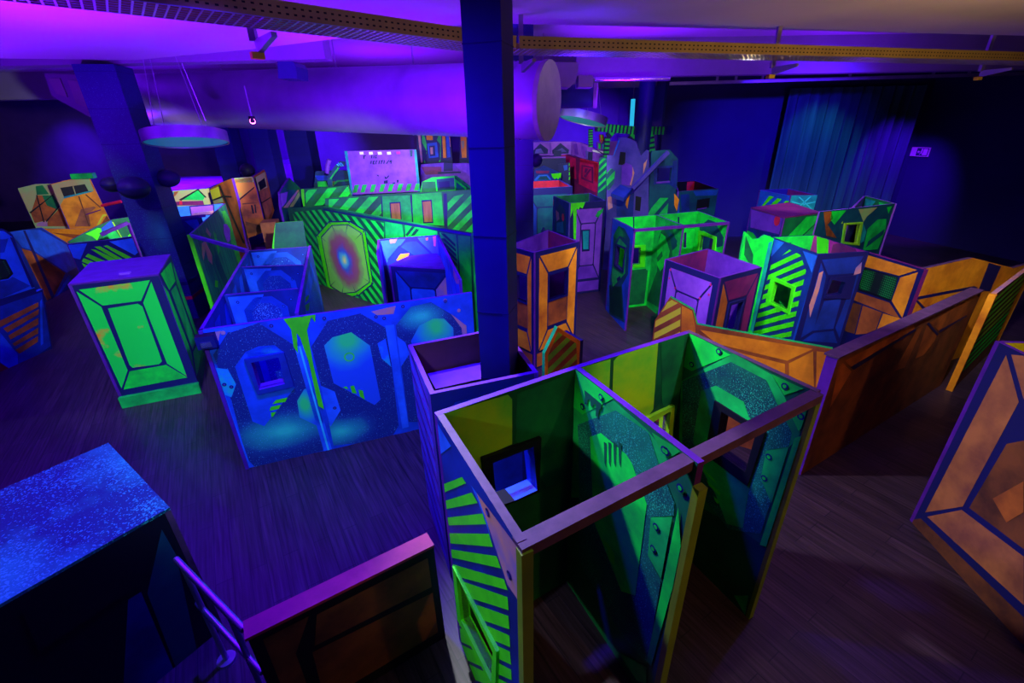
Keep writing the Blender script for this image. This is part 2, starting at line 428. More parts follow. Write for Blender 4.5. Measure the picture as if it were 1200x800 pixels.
# columns
def column(label, x, y, s, rz, h, mat=COLM, rounded=False, bands=(), group='ceiling columns'):
    r = thing('pillar', label, 'column', (x, y, 0), None)
    mb = MB()
    if rounded: mb.lathe((x, y, 0), [(s/2, 0), (s/2, h)], mat, 28); mb.build('shaft', r, True)
    else:
        mb.box((x, y, h/2), (s, s, h), mat, rz)
        k = .55
        while k < h:                                       # cladding joints
            mb.box((x, y, k), (s+.006, s+.006, .006), NAVY, rz); k += .55
        mb.build('shaft', r)
    for z, c in bands:
        mb = MB(); mb.box((x, y, z), (s+.012, s+.012, .07), c, rz); o = mb.build('tape_band', r)
        if c is RED: o['label'] = 'red tape band'
    return r
column('tall dark blue square column rising from inside the central violet booth', -.10, 3.16, .235, math.radians(-17), 4.5)
lc = column('thick dark blue column at far left with red tape bands near its foot', -6.8, 8.95, .6, math.radians(12), 4.5, bands=((.45, RED), (.75, NAVY)))
q = aty(614, 250, 9.8); column('dark blue column with two round pods right behind the central column', q.x, 9.8, .38, 0, CZ)
q = aty(754, 150, 12.8); column('round violet-lit column standing behind the slate house-shaped hideout', q.x, 12.8, .40, 0, 4.5, COLM, True)
q = aty(318, 200, 14.5); column('dark column right of the rust-coloured armoured hideout', q.x, 14.5, .55, 0, 4.5)
q = aty(358, 190, 17.0); column('dark column left of the pale display board', q.x, 17.0, .75, 0, 4.5)
q = aty(270, 180, 15.8); column('slim dark column with a pale left edge behind the rust-coloured hideout', q.x, 15.8, .6, 0, 4.5)
_c = aty(189, 272, 8.66)-Vector((-6.8, 8.95, 0))
# (the far left column carries a sprayed teal patch)
def pod(label, p, r, e=1.0):
    root = thing('round_pod', label, 'fixture', Vector(p)-Vector((0, 0, r)), 'dark rounded pods on the columns')
    mb = MB(); prof = [(r*e*math.sin(math.pi*k/12)+.0005, -r*math.cos(math.pi*k/12)) for k in range(13)]
    mb.lathe(p, prof, POD, 24); mb.build('shell', root, True)
    mb = MB(); mb.lathe(p, [(r*e*1.01, -.012), (r*e*1.02, 0), (r*e*1.01, .012)], NAVY, 24); mb.build('seam', root, True)
    return root
cx, cy = -6.8, 8.95
for px, py, dd, r, lb in ((131, 216, .15, .14, 'dark rounded pod on the left side of the far left column'),
                          (157, 220, -.62, .19, 'dark rounded pod on the front of the far left column'),
                          (197, 209, .12, .155, 'dark rounded pod on the right side of the far left column')):
    p = aty(px, py, cy+dd); o = pod(lb, p, r, 1.25)
    mb = MB(); mb.bar(p, Vector((p.x+(cx-p.x)*.52, p.y+(cy-p.y)*.52, p.z)), .07, .07, POD); mb.build('bracket', o)
for px, lb in ((602.5, 'round pod on the left of the column behind the central column'), (628, 'round pod on the right of the column behind the central column')):
    p = aty(px, 188, 9.8); o = pod(lb, p, .13)
    mb = MB(); mb.bar(p, (p.x+(aty(614, 188, 9.8).x-p.x)*.3, 9.8, p.z), .05, .05, POD); mb.build('bracket', o)
p = aty(290, 200, 15.2); o = pod('round pod on the slim column behind the rust-coloured hideout', p, .22)
mb = MB(); mb.bar(p, p+Vector((-.5, .6, 0)), .05, .05, POD); mb.build('bracket', o)

# ------------------------------------------------------------------ under the ceiling
def tray(label, a, b, w, side_h, loc, slots, group=None):
    a, b = Vector(a), Vector(b); d = (b-a).normalized(); n = Vector((d.y, -d.x, 0))
    if n.dot(EYE-a) < 0: n = -n                            # near flange faces the camera
    r = thing('cable_tray', label, 'cable tray', (a+b)/2, group); L = (b-a).length
    for k, nm in ((0, 'near_flange'), (1, 'far_flange')):
        o_ = -n*(w*k); mb = MB()
        mb.bar(a+o_+Vector((0, 0, side_h/2)), b+o_+Vector((0, 0, side_h/2)), .004, side_h, TRAYM)
        mb.bar(a+o_+Vector((0, 0, side_h)), b+o_+Vector((0, 0, side_h)), .018, .006, TRAYM)
        if k == 0:
            t = .05
            while t < L-.05:
                for zz in (.32, .68):
                    c = a+d*t+n*.0035+Vector((0, 0, side_h*zz)); e = d*.011
                    mb.face([c-e-Vector((0, 0, .006)), c+e-Vector((0, 0, .006)), c+e+Vector((0, 0, .006)), c-e+Vector((0, 0, .006))], HOLEM)
                t += .055
        mb.build(nm, r)
    mb = MB(); t = 0.
    while t < L:                                           # expanded-metal bottom
        mb.bar(a+d*t, a+d*(t+.03)-n*w, .012, .004, STEEL); t += slots
    for k in range(7): mb.bar(a-n*(w*k/6), b-n*(w*k/6), .008, .006, STEEL)
    mb.build('mesh_bottom', r)
    return r, a, b, d, n
zt = 4.13
A0 = at(605, 57, zt)+(at(-150, -38, zt)-at(605, 57, zt))*2.2; A1 = at(605, 57, zt); A2 = at(605, 57, zt)+(at(1260, 73, zt)-at(605, 57, zt))*1.5
tr1 = tray('perforated yellowish cable tray running from the top left corner to the centre', A0, A1, .42, .105, None, .06)
tr2 = tray('perforated yellowish cable tray crossing the top right of the hall', A1+Vector((.03, .01, 0)), A2, .40, .105, None, .06)
def hanger(label, p, L, n, arm, capped=True):
    r = thing('tray_hanger', label, 'bracket', (p.x, p.y, p.z-.06), 'hangers of the cable trays')
    mb = MB(); mb.box((p.x, p.y, (p.z-.03+L)/2), (.05, .05, L-p.z+.03), STEEL); mb.build('post', r)
    q = p - n*arm
    mb = MB(); mb.prism([p+Vector((0, 0, -.02)), q+Vector((0, 0, -.02)), q+Vector((0, 0, -.05)), p+Vector((0, 0, -.11))], Vector((n.y, -n.x, 0))*.04, STEEL); mb.build('arm', r)
    if capped:
        mb = MB(); mb.box((p.x, p.y, p.z-.125), (.09, .06, .045), YCAP, math.atan2(-n.x, n.y)); o = mb.build('end_cap', r); o['label'] = 'yellow end cap'
    return r
def on_tray(T, x, z=zt, off=.0):
    a, d, n = T[1], T[3], T[4]; best = None
    for k in range(0, 400):
        q = a+d*((T[2]-a).length*k/399); c = q-EYE; dep = c.dot(Vector((_r.z, _f.z, -_d.z)))
        sx = 600+F*c.dot(Vector((_r.x, _f.x, -_d.x)))/dep
        if best is None or abs(sx-x) < best[0]: best = (abs(sx-x), q)
    return best[1]-n*off
hanger('hanger with a yellow cap under the left cable tray', on_tray(tr1, 318, off=.46)-Vector((0, 0, .05)), 4.5, -tr1[4], .40)
hanger('hanger left of centre where both cable trays meet', on_tray(tr2, 628, off=.45)-Vector((0, 0, .05)), 4.5, -tr2[4], .38, False)
hanger('dark hanger with yellow cap near the middle of the right cable tray', on_tray(tr2, 940, off=.45)-Vector((0, 0, .05)), CZ, -tr2[4], .38)
hanger('hanger with yellow cap at the right edge under the right cable tray', on_tray(tr2, 1196, off=.45)-Vector((0, 0, .05)), CZ, -tr2[4], .38)

# large round duct
D1 = aty(640, 119, 8.3); D0 = aty(163, 117, 12.7)
r = thing('air_duct', 'large violet-lit round zinc duct ending right of the central column', 'duct', (D0+D1)/2)
dd = (D1-D0).normalized(); Rr, Rl = .57, .55
mb = MB(); mb.ring_tube([D0, D1], [Rl, Rr], ZINC, 40, False); mb.build('pipe', r, True)
mb = MB(); mb.ring_tube([D1-dd*.02, D1+dd*.06], [Rr+.015, Rr+.015], ZINCD, 40, True); o = mb.build('end_cap', r); o['label'] = 'dull grey brown end cap'
mb = MB(); mb.ring_tube([D0-dd*.04, D0], [Rl+.01, Rl+.01], ZINCD, 40, True); mb.build('end_cap', r)
Ld = (D1-D0).length
for t in (.13, .30, .455, .60, .765, .955):
    c = D0+dd*(Ld*t); R_ = Rl+(Rr-Rl)*t
    for s in (-.045, .045):
        mb = MB(); mb.ring_tube([c+dd*(s-.012), c+dd*(s+.012)], [R_+.014]*2, ZINC, 40, False); mb.build('joint_ring', r, True)
for i, (t, s) in enumerate(((.30, 1), (.455, 1), (.60, 1), (.765, 1), (.90, 1))):
    c = D0+dd*(Ld*t); mb = MB(); mb.ring_tube([c+Vector((0, 0, Rl-.02)), (c.x, c.y, CZ)], .012, STEEL, 8); mb.build('hanger_rod', r)
# small duct and its collar
p1 = aty(697, 112, 11.0); p0 = p1+Vector((-1.6, .35, 0))
r = thing('air_duct', 'small dark round duct with pale end right of the large duct', 'duct', (p0+p1)/2)
d_ = (p1-p0).normalized(); mb = MB(); mb.ring_tube([p0, p1], .23, DDUCT, 28); mb.build('pipe', r, True)
mb = MB(); mb.ring_tube([p1-d_*.02, p1+d_*.05], .24, ZINCD, 28); o = mb.build('end_cap', r); o['label'] = 'pale end cap'
mb = MB(); mb.ring_tube([p0+d_*.5+Vector((0, 0, .2)), Vector((p0.x+.5, p0.y-.1, CZ))], .012, STEEL, 8); mb.build('hanger_rod', r)
a = aty(647, 86, 10.2)
r = thing('duct_box', 'pale violet duct box with a curved side above the small duct', 'duct', (a.x+.5, 10.4, 4.3))
mb = MB(); P = [aty(x, y, 10.2) for x, y in ((646, 73), (678, 73), (677, 88), (674, 96), (668, 102), (648, 102))]
mb.prism(P, (0, .6, 0), ZINC); mb.build('elbow', r)
mb = MB(); P = [aty(x, y, 10.25) for x, y in ((678, 88), (695, 88), (695, 102), (678, 102))]
mb.prism(P, (0, .45, 0), ZINC); mb.build('outlet', r)
# dark duct stub above the left part of the duct
mb = MB(); P = [aty(x, y, 9.0) for x, y in ((325, 72), (343, 72), (347, 78), (348, 92), (326, 92))]
mb.prism(P, (0, .5, 0), DDUCT); tag(mb.build('duct_stub'), 'dark square duct stub on top of the large duct', 'duct')
# slim light strip along the back
a = aty(785, 98, 12.9); b = aty(1205, 86, 12.9)
r = thing('conduit_rail', 'slim perforated rail running along the top of the black back wall', 'rail', (a+b)/2)
mb = MB(); mb.bar(a, b, .09, .07, STEEL); mb.build('rail', r)
for x, y in ((840, 96), (862, 95), (893, 94), (995, 92), (1093, 89), (1135, 88)):
    q = aty(x, y, 12.9); mb = MB(); mb.bar(q, (q.x, q.y, CZ), .05, .05, STEEL); mb.build('hanger_rod', r)
a = aty(697, 93, 11.4); b = aty(785, 92, 11.4); mb = MB(); mb.ring_tube([a, b], .05, CHROME, 14)
tag(mb.build('ceiling_pipe', None, True), 'short bright violet pipe under the beam behind the right round column', 'pipe')
# pale sloped box on the beam at far left
r = thing('vent_box', 'sloped ceiling box with pale slats left of the far left column', 'vent', aty(75, 130, 9.6))
S0 = [aty(x, y, 9.9) for x, y in ((52, 86), (100, 88), (108, 130), (105, 137), (70, 118), (60, 112))]
mb = MB(); mb.prism(S0, (0, .5, 0), BEAM); mb.build('housing', r)
for q in (((57, 92), (71, 92), (80, 114), (67, 110)), ((80, 94), (95, 95), (104, 127), (90, 121))):
    mb = MB(); mb.prism([aty(x, y, 9.89) for x, y in q], (0, -.02, 0), ZINCD); mb.build('slat', r)
# round hanging lamps
def disc_lamp(label, c, R, tilt, azim, under):
    r = thing('round_lamp', label, 'lamp', c, 'round hanging lamps')
    ax = Vector((math.sin(tilt)*math.cos(azim), math.sin(tilt)*math.sin(azim), math.cos(tilt)))
    mb = MB(); mb.lathe(c, [(R, -.09), (R+.015, -.09), (R+.015, .09), (R, .09)], STEEL, 48, ax); mb.build('rim', r, True)
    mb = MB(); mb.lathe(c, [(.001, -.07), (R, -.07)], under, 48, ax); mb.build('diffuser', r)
    mb = MB(); mb.lathe(c, [(.001, .06), (R, .06)], STEEL, 48, ax); mb.build('top_plate', r)
    for k in range(4):
        a_ = k*math.pi/2+.4; q = c+(ax.orthogonal().normalized()*math.cos(a_)+ax.cross(ax.orthogonal().normalized())*math.sin(a_))*R*.8
        mb = MB(); mb.ring_tube([q, (c.x+(q.x-c.x)*.4, c.y+(q.y-c.y)*.4, CZ)], .006, STEEL, 6); mb.build('cord', r)
    return r
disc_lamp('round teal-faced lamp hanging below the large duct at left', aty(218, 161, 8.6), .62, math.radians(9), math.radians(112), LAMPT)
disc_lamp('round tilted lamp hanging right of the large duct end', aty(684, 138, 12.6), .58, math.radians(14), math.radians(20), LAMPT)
# small pink effect light
p = aty(296, 142, 9.0)
r = thing('effect_light', 'tiny glowing pink effect light under the large duct', 'lamp', p)
mb = MB(); mb.lathe(p, [(.001, .08), (.05, .08), (.06, 0), (.045, -.03), (.001, -.03)], BLACK, 16); mb.build('housing', r, True)
PINK = emis('pink lamp lens', (1, .12, .55), 14)
mb = MB(); mb.lathe(p, [(.001, .035), (.035, .035), (.045, .05)], PINK, 16, (EYE-p)); mb.build('lens', r, True)
mb = MB(); mb.ring_tube([p+Vector((0, 0, .07)), p+Vector((0, 0, .55))], .012, STEEL, 8); mb.build('stem', r)
# exit sign on the right wall
w0 = Vector((12.55, 15.1, 0)); w1 = Vector((17., -6, 0))
SW = Sheet(w0, w1, CZ); ex = SW.px([(1068, 171), (1088, 173), (1086, 185), (1067, 183)], .05)
u0 = min(e[0] for e in ex); u1 = max(e[0] for e in ex); v0 = min(e[1] for e in ex)+.03; v1 = max(e[1] for e in ex)-.03
r = thing('exit_sign', 'small white and green emergency exit sign on the dark right wall', 'sign', SW.p((u0+u1)/2, v0, .02))
mb = MB()
mb.prism([SW.p(*q, .005) for q in rc(u0, v0, u1, v1)], SW.n*.03, WHITE); mb.build('plate', r)
w_, h_ = u1-u0, v1-v0; mb = MB(); X = lambda a: u0+a*w_; Y = lambda b: v0+b*h_
for poly in ([rc(X(.36), Y(.08), X(.96), Y(.92))]):
    mb.face([SW.p(*q, .038) for q in poly], SIGNG)
for poly in (rc(X(.70), Y(.16), X(.92), Y(.84)), [(X(.40), Y(.5)), (X(.48), Y(.68)), (X(.48), Y(.55)), (X(.56), Y(.55)), (X(.56), Y(.45)), (X(.48), Y(.45)), (X(.48), Y(.32))]):
    for t in tris(poly): mb.face([SW.p(*q, .041) for q in t], WHITE)
for poly, mt in ((dot(X(.63), Y(.76), .05*w_), WHITE), ([(X(.59), Y(.66)), (X(.67), Y(.66)), (X(.66), Y(.42)), (X(.72), Y(.2)), (X(.67), Y(.2)), (X(.62), Y(.4)), (X(.56), Y(.2)), (X(.52), Y(.22)), (X(.59), Y(.44))], WHITE)):
    for t in tris(poly): mb.face([SW.p(*q, .041) for q in t], mt)
mb.build('pictogram', r)
# curtain in front of the black wall
mb = MB(); P0 = aty(906, 200, 14.7); P1 = aty(1050, 200, 14.7); n_ = 64; pr = None
for k in range(n_+1):
    x = P0.x+(P1.x-P0.x)*k/n_; y = 14.7+.10*math.sin(k*1.25)+.05*math.sin(k*.47)
    if pr: 
        mb.face([(pr[0], pr[1], .1), (x, y, .1), (x, y, 4.3), (pr[0], pr[1], 4.3)], CURT)
    pr = (x, y)
tag(mb.build('curtain', None, True), 'dark teal curtain hanging in folds on the black back wall', 'curtain')

# ------------------------------------------------------------------ sprayed spots of the painted designs
def airbrush(name, c, U, rx, rz, ramp, speck=None):                   # soft elliptical spray of colours round the middle of the panel
    m = bpy.data.materials.new(name); m.use_nodes = True; nt = m.node_tree; N = nt.nodes; L_ = nt.links; b_ = N['Principled BSDF']; b_.inputs['Roughness'].default_value = .5
    tc = N.new('ShaderNodeTexCoord'); mp = N.new('ShaderNodeMapping'); mp.vector_type = 'TEXTURE'
    mp.inputs['Location'].default_value = c; mp.inputs['Rotation'].default_value = (0, 0, math.atan2(U.y, U.x)); mp.inputs['Scale'].default_value = (rx, 10, rz)
    L_.new(tc.outputs['Object'], mp.inputs['Vector']); ln = N.new('ShaderNodeVectorMath'); ln.operation = 'LENGTH'; L_.new(mp.outputs[0], ln.inputs[0])
    no = N.new('ShaderNodeTexNoise'); no.inputs['Scale'].default_value = 4; L_.new(tc.outputs['Object'], no.inputs['Vector'])
    ma = N.new('ShaderNodeMath'); ma.operation = 'MULTIPLY_ADD'; L_.new(no.outputs['Fac'], ma.inputs[0]); ma.inputs[1].default_value = .3; L_.new(ln.outputs['Value'], ma.inputs[2])
    cr = N.new('ShaderNodeValToRGB'); L_.new(ma.outputs[0], cr.inputs[0]); e = cr.color_ramp.elements
    while len(e) < len(ramp): e.new(.5)
    for k, (p_, c_) in enumerate(ramp): e[k].position = p_; e[k].color = (*c_, 1)
    out = cr.outputs[0]
    if speck:
        v = N.new('ShaderNodeTexNoise'); v.inputs['Scale'].default_value = 95; v.inputs['Detail'].default_value = 1; L_.new(tc.outputs['Object'], v.inputs['Vector'])
        r2 = N.new('ShaderNodeMapRange'); r2.inputs['From Min'].default_value = .66; r2.inputs['From Max'].default_value = .74; L_.new(v.outputs['Fac'], r2.inputs['Value'])
        m2 = N.new('ShaderNodeMix'); m2.data_type = 'RGBA'; L_.new(r2.outputs[0], m2.inputs['Factor']); L_.new(out, m2.inputs['A']); m2.inputs['B'].default_value = (*speck, 1); out = m2.outputs['Result']
    L_.new(out, b_.inputs['Base Color']); return m
for ch in lc.children:
    if ch.name.startswith('shaft'): ch.data.materials[0] = airbrush('sprayed teal patch paint', _c, Vector((1, 0, 0)), .42, .62, ((.2, (.02, .24, .20)), (.5, (.012, .10, .16)), (.9, (.011, .010, .16)), (1., (.011, .010, .16))), (.05, .40, .34))

# ------------------------------------------------------------------ front green booth
HB = 2.0
c_BL, c_BM, c_BR, c_FL, c_FM, c_FR = [at(x, y, HB) for x, y in ((512, 487), (675, 432), (808, 390), (606, 636), (818, 543), (957, 459))]
booth = thing('maze_booth', 'large green two-cell booth in the foreground, open-topped, with green stripes on its left outer side', 'booth', (.66, 2.1, 0))
Kg = (470, 440, 4); Kh = (500, 520, 2.857); Kb = (500, 500, 2.667); Ka = (600, 380, 4.443); Kd = (720, 440, 4); Ke = (700, 360, 4)
# left outer panel: the outer face is the one the camera sees
S = Sheet(c_BL, c_FL, HB)
hole = S.px(cp(Kh, [(108, 432), (232, 692), (226, 790), (124, 585)]))
L = [(1, S.px(cp(Kg, [(152, 190), (236, 330), (165, 384)])), LBLUE)]
for q in ([(55, 135), (120, 110), (133, 131), (60, 162)], [(62, 190), (152, 162), (172, 197), (65, 218)], [(70, 246), (190, 232), (202, 268), (75, 272)],
          [(75, 298), (210, 300), (223, 344), (78, 332)], [(82, 352), (236, 375), (250, 416), (86, 380)], [(88, 402), (260, 452), (273, 489), (92, 440)],
          [(96, 450), (272, 512), (276, 556), (100, 500)], [(98, 512), (275, 575), (279, 620), (104, 560)], [(100, 562), (278, 640), (281, 680), (106, 606)],
          [(104, 612), (280, 694), (284, 738), (112, 660)], [(112, 668), (284, 754), (286, 790), (120, 716)], [(122, 726), (286, 806), (288, 840), (130, 776)]):
    L.append((1, S.px(cp(Kh, q)), LIME))
L.append((1, S.px(cp(Kh, [(168, 162), (305, 345), (307, 522), (272, 470), (240, 372), (206, 268)])), SALMON))
L.append((1, S.px(cp(Kh, [(150, 138), (168, 162), (206, 268), (222, 340), (208, 290), (175, 195)])), LBLUE))
for u, v in S.px(cp(Kh, [(207, 228), (280, 438)])): L += rivet(u, v, .022, NAVY, SLATE)
sheet('side_panel', booth, S, DBLUE, DUSK, VGREEN, holes=[hole], front=L, rear=[(1, rc(.06, .2, S.w-.06, HB-.1), DGREEN)], t=.04)
frame('window_frame', booth, S, S.px(cp(Kh, [(95, 405), (245, 690), (240, 830), (112, 585)])), hole, LIME, -.05, .02)
mb = MB(); mb.box(S.p(S.w-.0, HB/2-.01, -.02)+(S.U*.022), (.05, .045, HB-.02), OLIVE, math.atan2(S.n.y, S.n.x)); o = mb.build('edge_post', booth); o['label'] = 'olive green edge post'
# back panels
S = Sheet(c_BL, c_BM, HB)
hole = S.px(cp(Kb, [(200, 105), (326, 55), (338, 190), (213, 247)]))
L = [(1, S.px(cp(Kg, [(165, 186), (500, 88), (520, 110), (520, 320), (380, 380), (380, 620), (270, 440)])), YGREEN),
     (1, S.px([(611, 459), (674, 436), (671, 560), (640, 570), (604, 515), (606, 462)]), DGREEN), (1, rc(.05, .1, S.w*.46, .9), DGREEN), (1, rc(S.w*.55, .1, S.w-.05, .9), VGREEN)]
sheet('back_panel', booth, S, VGREEN, EDGE, BLUE, holes=[hole], front=L, t=.04,
      rear=[(1, [(.06, .3), (S.w-.06, .3), (S.w-.06, HB-.1), (.12, HB-.1)], LBLUE)])
frame('window_frame', booth, S, S.px(cp(Kb, [(168, 92), (351, 27), (345, 196), (190, 248)])), hole, BLACK, -.10, .03, BLUE)
S2 = Sheet(c_BM, c_BR, HB)
hole = S2.px(cp(Ke, [(232, 540), (330, 478), (322, 585), (236, 640)]))
L = [(1, S2.px(cp(Ka, [(343, 228), (512, 180), (505, 345), (470, 600), (345, 460)])), YGREEN),
     (1, S2.px(cp(Ka, [(528, 190), (555, 160), (760, 96), (735, 440), (690, 500), (520, 420)])), YGREEN),
     (1, S2.px(cp(Ka, [(775, 92), (900, 46), (880, 300), (840, 560), (780, 400)])), DGREEN), (1, rc(.45, .15, S2.w-.05, .9), VGREEN)]
sheet('back_panel', booth, S2, VGREEN, EDGE, ORANGE, holes=[hole], front=L, t=.04, rear=[(1, rc(.08, .1, S2.w-.08, HB-.12), RUST)])
frame('window_frame', booth, S2, S2.px(cp(Ke, [(205, 520), (350, 452), (338, 610), (215, 668)])), hole, YGREEN, -.08, .03)
# divider with its stencil
S = Sheet(c_BM, c_FM, HB)
L = [(1, S.rect(), DGREEN),
     (2, S.px(cp(Ka, [(318, 700), (325, 430), (372, 468), (530, 392), (700, 540), (800, 660), (900, 690), (860, 800), (600, 900), (310, 900)])), MINT),
     (3, S.px(cp(Ka, [(333, 232), (532, 385), (372, 468), (325, 430)])), GREEN),
     (3, S.px(cp(Ka, [(345, 520), (545, 445), (715, 560), (760, 700)])+cp(Kb, [(777, 236), (776, 276), (704, 280), (694, 400), (735, 480), (690, 740), (600, 630), (480, 420), (478, 60)])), SPECKG),
     (4, S.px(cp(Kb, [(514, 30), (548, 18), (628, 85), (645, 112), (692, 240), (655, 525), (612, 512), (525, 292)])), GREEN),
     (4, S.px(cp(Ka, [(735, 560), (888, 655), (830, 690), (775, 640)])), GREEN),
     (4, S.px(cp(Kb, [(704, 281), (772, 279), (736, 472), (695, 400)])), MINT),
     (4, S.px(cp(Kb, [(790, 250), (800, 400), (705, 745), (690, 730), (745, 470)])), GREEN),
     (4, S.px(cp(Kb, [(600, 700), (690, 748), (690, 800), (660, 790)])), MINT)]
for q in ([(548, 345), (570, 362), (592, 398), (572, 385)], [(570, 382), (592, 402), (590, 432), (575, 412)]): L.append((5, S.px(cp(Kb, q)), LIME))
for x in (558, 572, 588, 604): L.append((5, S.px(cp(Kb, [(x, 45), (x+9, 50), (x+7, 125), (x+2, 110)])), VGREEN))
for x, y in cp(Ka, [(375, 425), (472, 376), (802, 650)])+cp(Kb, [(722, 310), (713, 378), (755, 75), (798, 188)]):
    u, v = S.px([(x, y)])[0]; L += rivet(u, v, .024, NAVY, GREEN, 6)
L += drips(.12, .30, HB*.955, .2, VGREEN, 5, 3, 4)
sheet('divider_panel', booth, S, VGREEN, EDGE, VGREEN, front=L, t=.04, rear=cell_design(.05, .05, S.w-.05, HB-.03, MINT, DGREEN, GREEN, SPECKG))
mb = MB(); mb.box(S.p(S.w+.02, HB/2-.06, -.02), (.055, .04, HB-.14), OLIVE, math.atan2(S.n.y, S.n.x)); o = mb.build('edge_post', booth); o['label'] = 'olive green edge post'
# right panel
S = Sheet(c_BR-(c_FR-c_BR).normalized()*.04, c_FR, HB)
hole = S.px(cp(Kd, [(510, 165), (672, 265), (622, 448), (478, 345)]))
L = [(1, S.px(cp(Ke, [(400, 345), (425, 108), (640, 215), (820, 310), (1020, 390)])+cp(Kd, [(880, 300), (690, 790), (560, 700), (300, 560)])), DGREEN),
     (2, S.px(cp(Ke, [(395, 345), (640, 215), (820, 315), (880, 420), (955, 580)])+cp(Kd, [(865, 290), (820, 335), (300, 420)])), MINT),
     (3, S.px(cp(Ke, [(425, 110), (628, 222), (445, 298), (395, 270)])), GREEN),
     (3, S.px(cp(Ke, [(402, 345), (630, 255), (795, 340), (840, 440), (912, 580)])+cp(Kd, [(835, 272), (820, 332), (714, 350), (690, 480), (735, 590), (690, 740), (540, 720), (380, 520), (320, 330)])), SPECKG),
     (4, S.px(cp(Ke, [(490, 390), (560, 365), (690, 440), (716, 515), (790, 580)])+cp(Kd, [(690, 300), (640, 500), (605, 712), (530, 692), (480, 560), (405, 420), (372, 300)])), MINT),
     (4, S.px(cp(Ke, [(822, 312), (972, 380), (880, 410)])), GREEN), (4, S.px(cp(Kd, [(800, 120), (925, 100), (880, 245), (868, 258)])), GREEN),
     (4, S.px(cp(Kd, [(715, 351), (820, 335), (740, 596), (690, 480)])), MINT),
     (4, S.px(cp(Kd, [(850, 290), (880, 280), (715, 800), (685, 790)])), GREEN),
     (4, S.px([(861, 697), (878, 697), (874, 720)]), MINT)]
for q in ([(412, 425), (470, 480), (485, 505), (425, 452)], [(435, 485), (500, 545), (500, 562), (447, 512)], [(470, 562), (496, 586), (490, 600), (476, 585)]): L.append((5, S.px(cp(Kd, q)), LIME))
for x, y in cp(Kd, [(805, 48), (880, 188), (730, 378), (708, 478)])+cp(Ke, [(448, 266), (575, 205)]):
    u, v = S.px([(x, y)])[0]; L += rivet(u, v, .024, NAVY, GREEN, 6)
sheet('side_panel', booth, S, VGREEN, DUSK, DGREEN, holes=[hole], front=L, t=.04, rear=[(1, rc(.06, .1, S.w-.06, HB-.1), DGREEN)])
frame('window_frame', booth, S, S.px(cp(Kd, [(478, 113), (716, 262), (632, 514), (432, 366)])), hole, BLACK, -.07, .02)
mb = MB(); mb.box(S.p(S.w+.005, HB/2-.03, -.02), (.045, .03, HB-.06), OLIVE, math.atan2(S.n.y, S.n.x)); o = mb.build('edge_post', booth); o['label'] = 'olive green edge post'
mb = MB(); a = Vector((c_FL.x, c_FL.y, HB-.03)); b = Vector((c_FR.x, c_FR.y, HB-.03)); mb.bar(a, b+(b-a).normalized()*.01, .07, .055, DUSK); o = mb.build('top_rail', booth); o['label'] = 'dusky violet wooden top rail'

# ------------------------------------------------------------------ violet booth round the central column
H = 1.8; T = [at(*q, H) for q in ((478, 404), (590, 383), (631, 436), (504, 462))]
def f_left(S):
    L = [(1, rc(.05, .08, S.w-.05, H-.06), PURPLE)]
    for k in range(14):
        v = .1+k*.118; L.append((2, [(.06, v), (S.w-.06, v+.16), (S.w-.06, v+.20), (.06, v+.03)], NAVY if k % 2 else LBLUE))
        if k % 3 == 0: L.append((2, [(.06, v+.1), (S.w-.06, v-.04), (S.w-.06, v-.02), (.06, v+.12)], LILAC))
    return L
def f_front(S): return [(1, octa(.10, .2, S.w-.10, H-.10, .12), DBLUE), (2, octa(.14, H-.42, S.w-.10, H-.14, .1), BLUE)]
r, SS = rim_box('maze_booth', 'violet open-topped booth enclosing the central column', 'booth', T, H,
    [(SLATE, None), (SLATE, None), (NAVY, f_front), (SLATE, f_left)], BLACK, backs=[DPLUM, BLACK, BLACK, BLACK])
a, b = SS[0].p(.05, 0), SS[0].p(SS[0].w-.05, 0); n = -SS[0].n
mb = MB(); m_ = (a+b)/2+n*.20; mb.box((m_.x, m_.y, .78), ((b-a).length*.9, .28, 1.5), BLACK, math.atan2((b-a).y, (b-a).x), EDGE); mb.build('bench', r)

# ------------------------------------------------------------------ blue spattered maze block, left of centre
H = 1.7; Kw = (230, 340, 3.636)
blk = thing('maze_block', 'blue spattered maze block with three octagon portals and green paint drips facing the open floor', 'maze wall', (-2.4, 5.4, 0))
a, b = at(233, 387, H), at(553, 342.6, H)
S = Sheet(a, b, H)
hole = S.px(cp(Kw, [(235, 303), (352, 280), (378, 392), (270, 418)]))
P = lambda pts: S.px(cp(Kw, pts))
GSP = ((.1, (.02, .72, .30)), (.45, (.01, .28, .24)), (.85, (.006, .05, .24)), (1., (.004, .02, .19)))
BSP = ((.30, (.03, .90, .14)), (.50, (.02, .60, .30)), (.82, (.012, .20, .55)), (1., (.010, .085, .60)))
GSP = ((.22, (.03, .70, .38)), (.46, (.012, .34, .30)), (.80, (.006, .05, .22)), (1., (.004, .018, .17)))
def sp(x, y, ru, rv, ramp, speck=None): c = S.px(cp(Kw, [(x, y)]))[0]; return airbrush('sprayed blue paint', S.p(*c)-Vector(blk.location), S.U, ru, rv, ramp, speck)
SPK = (.12, .48, .66)
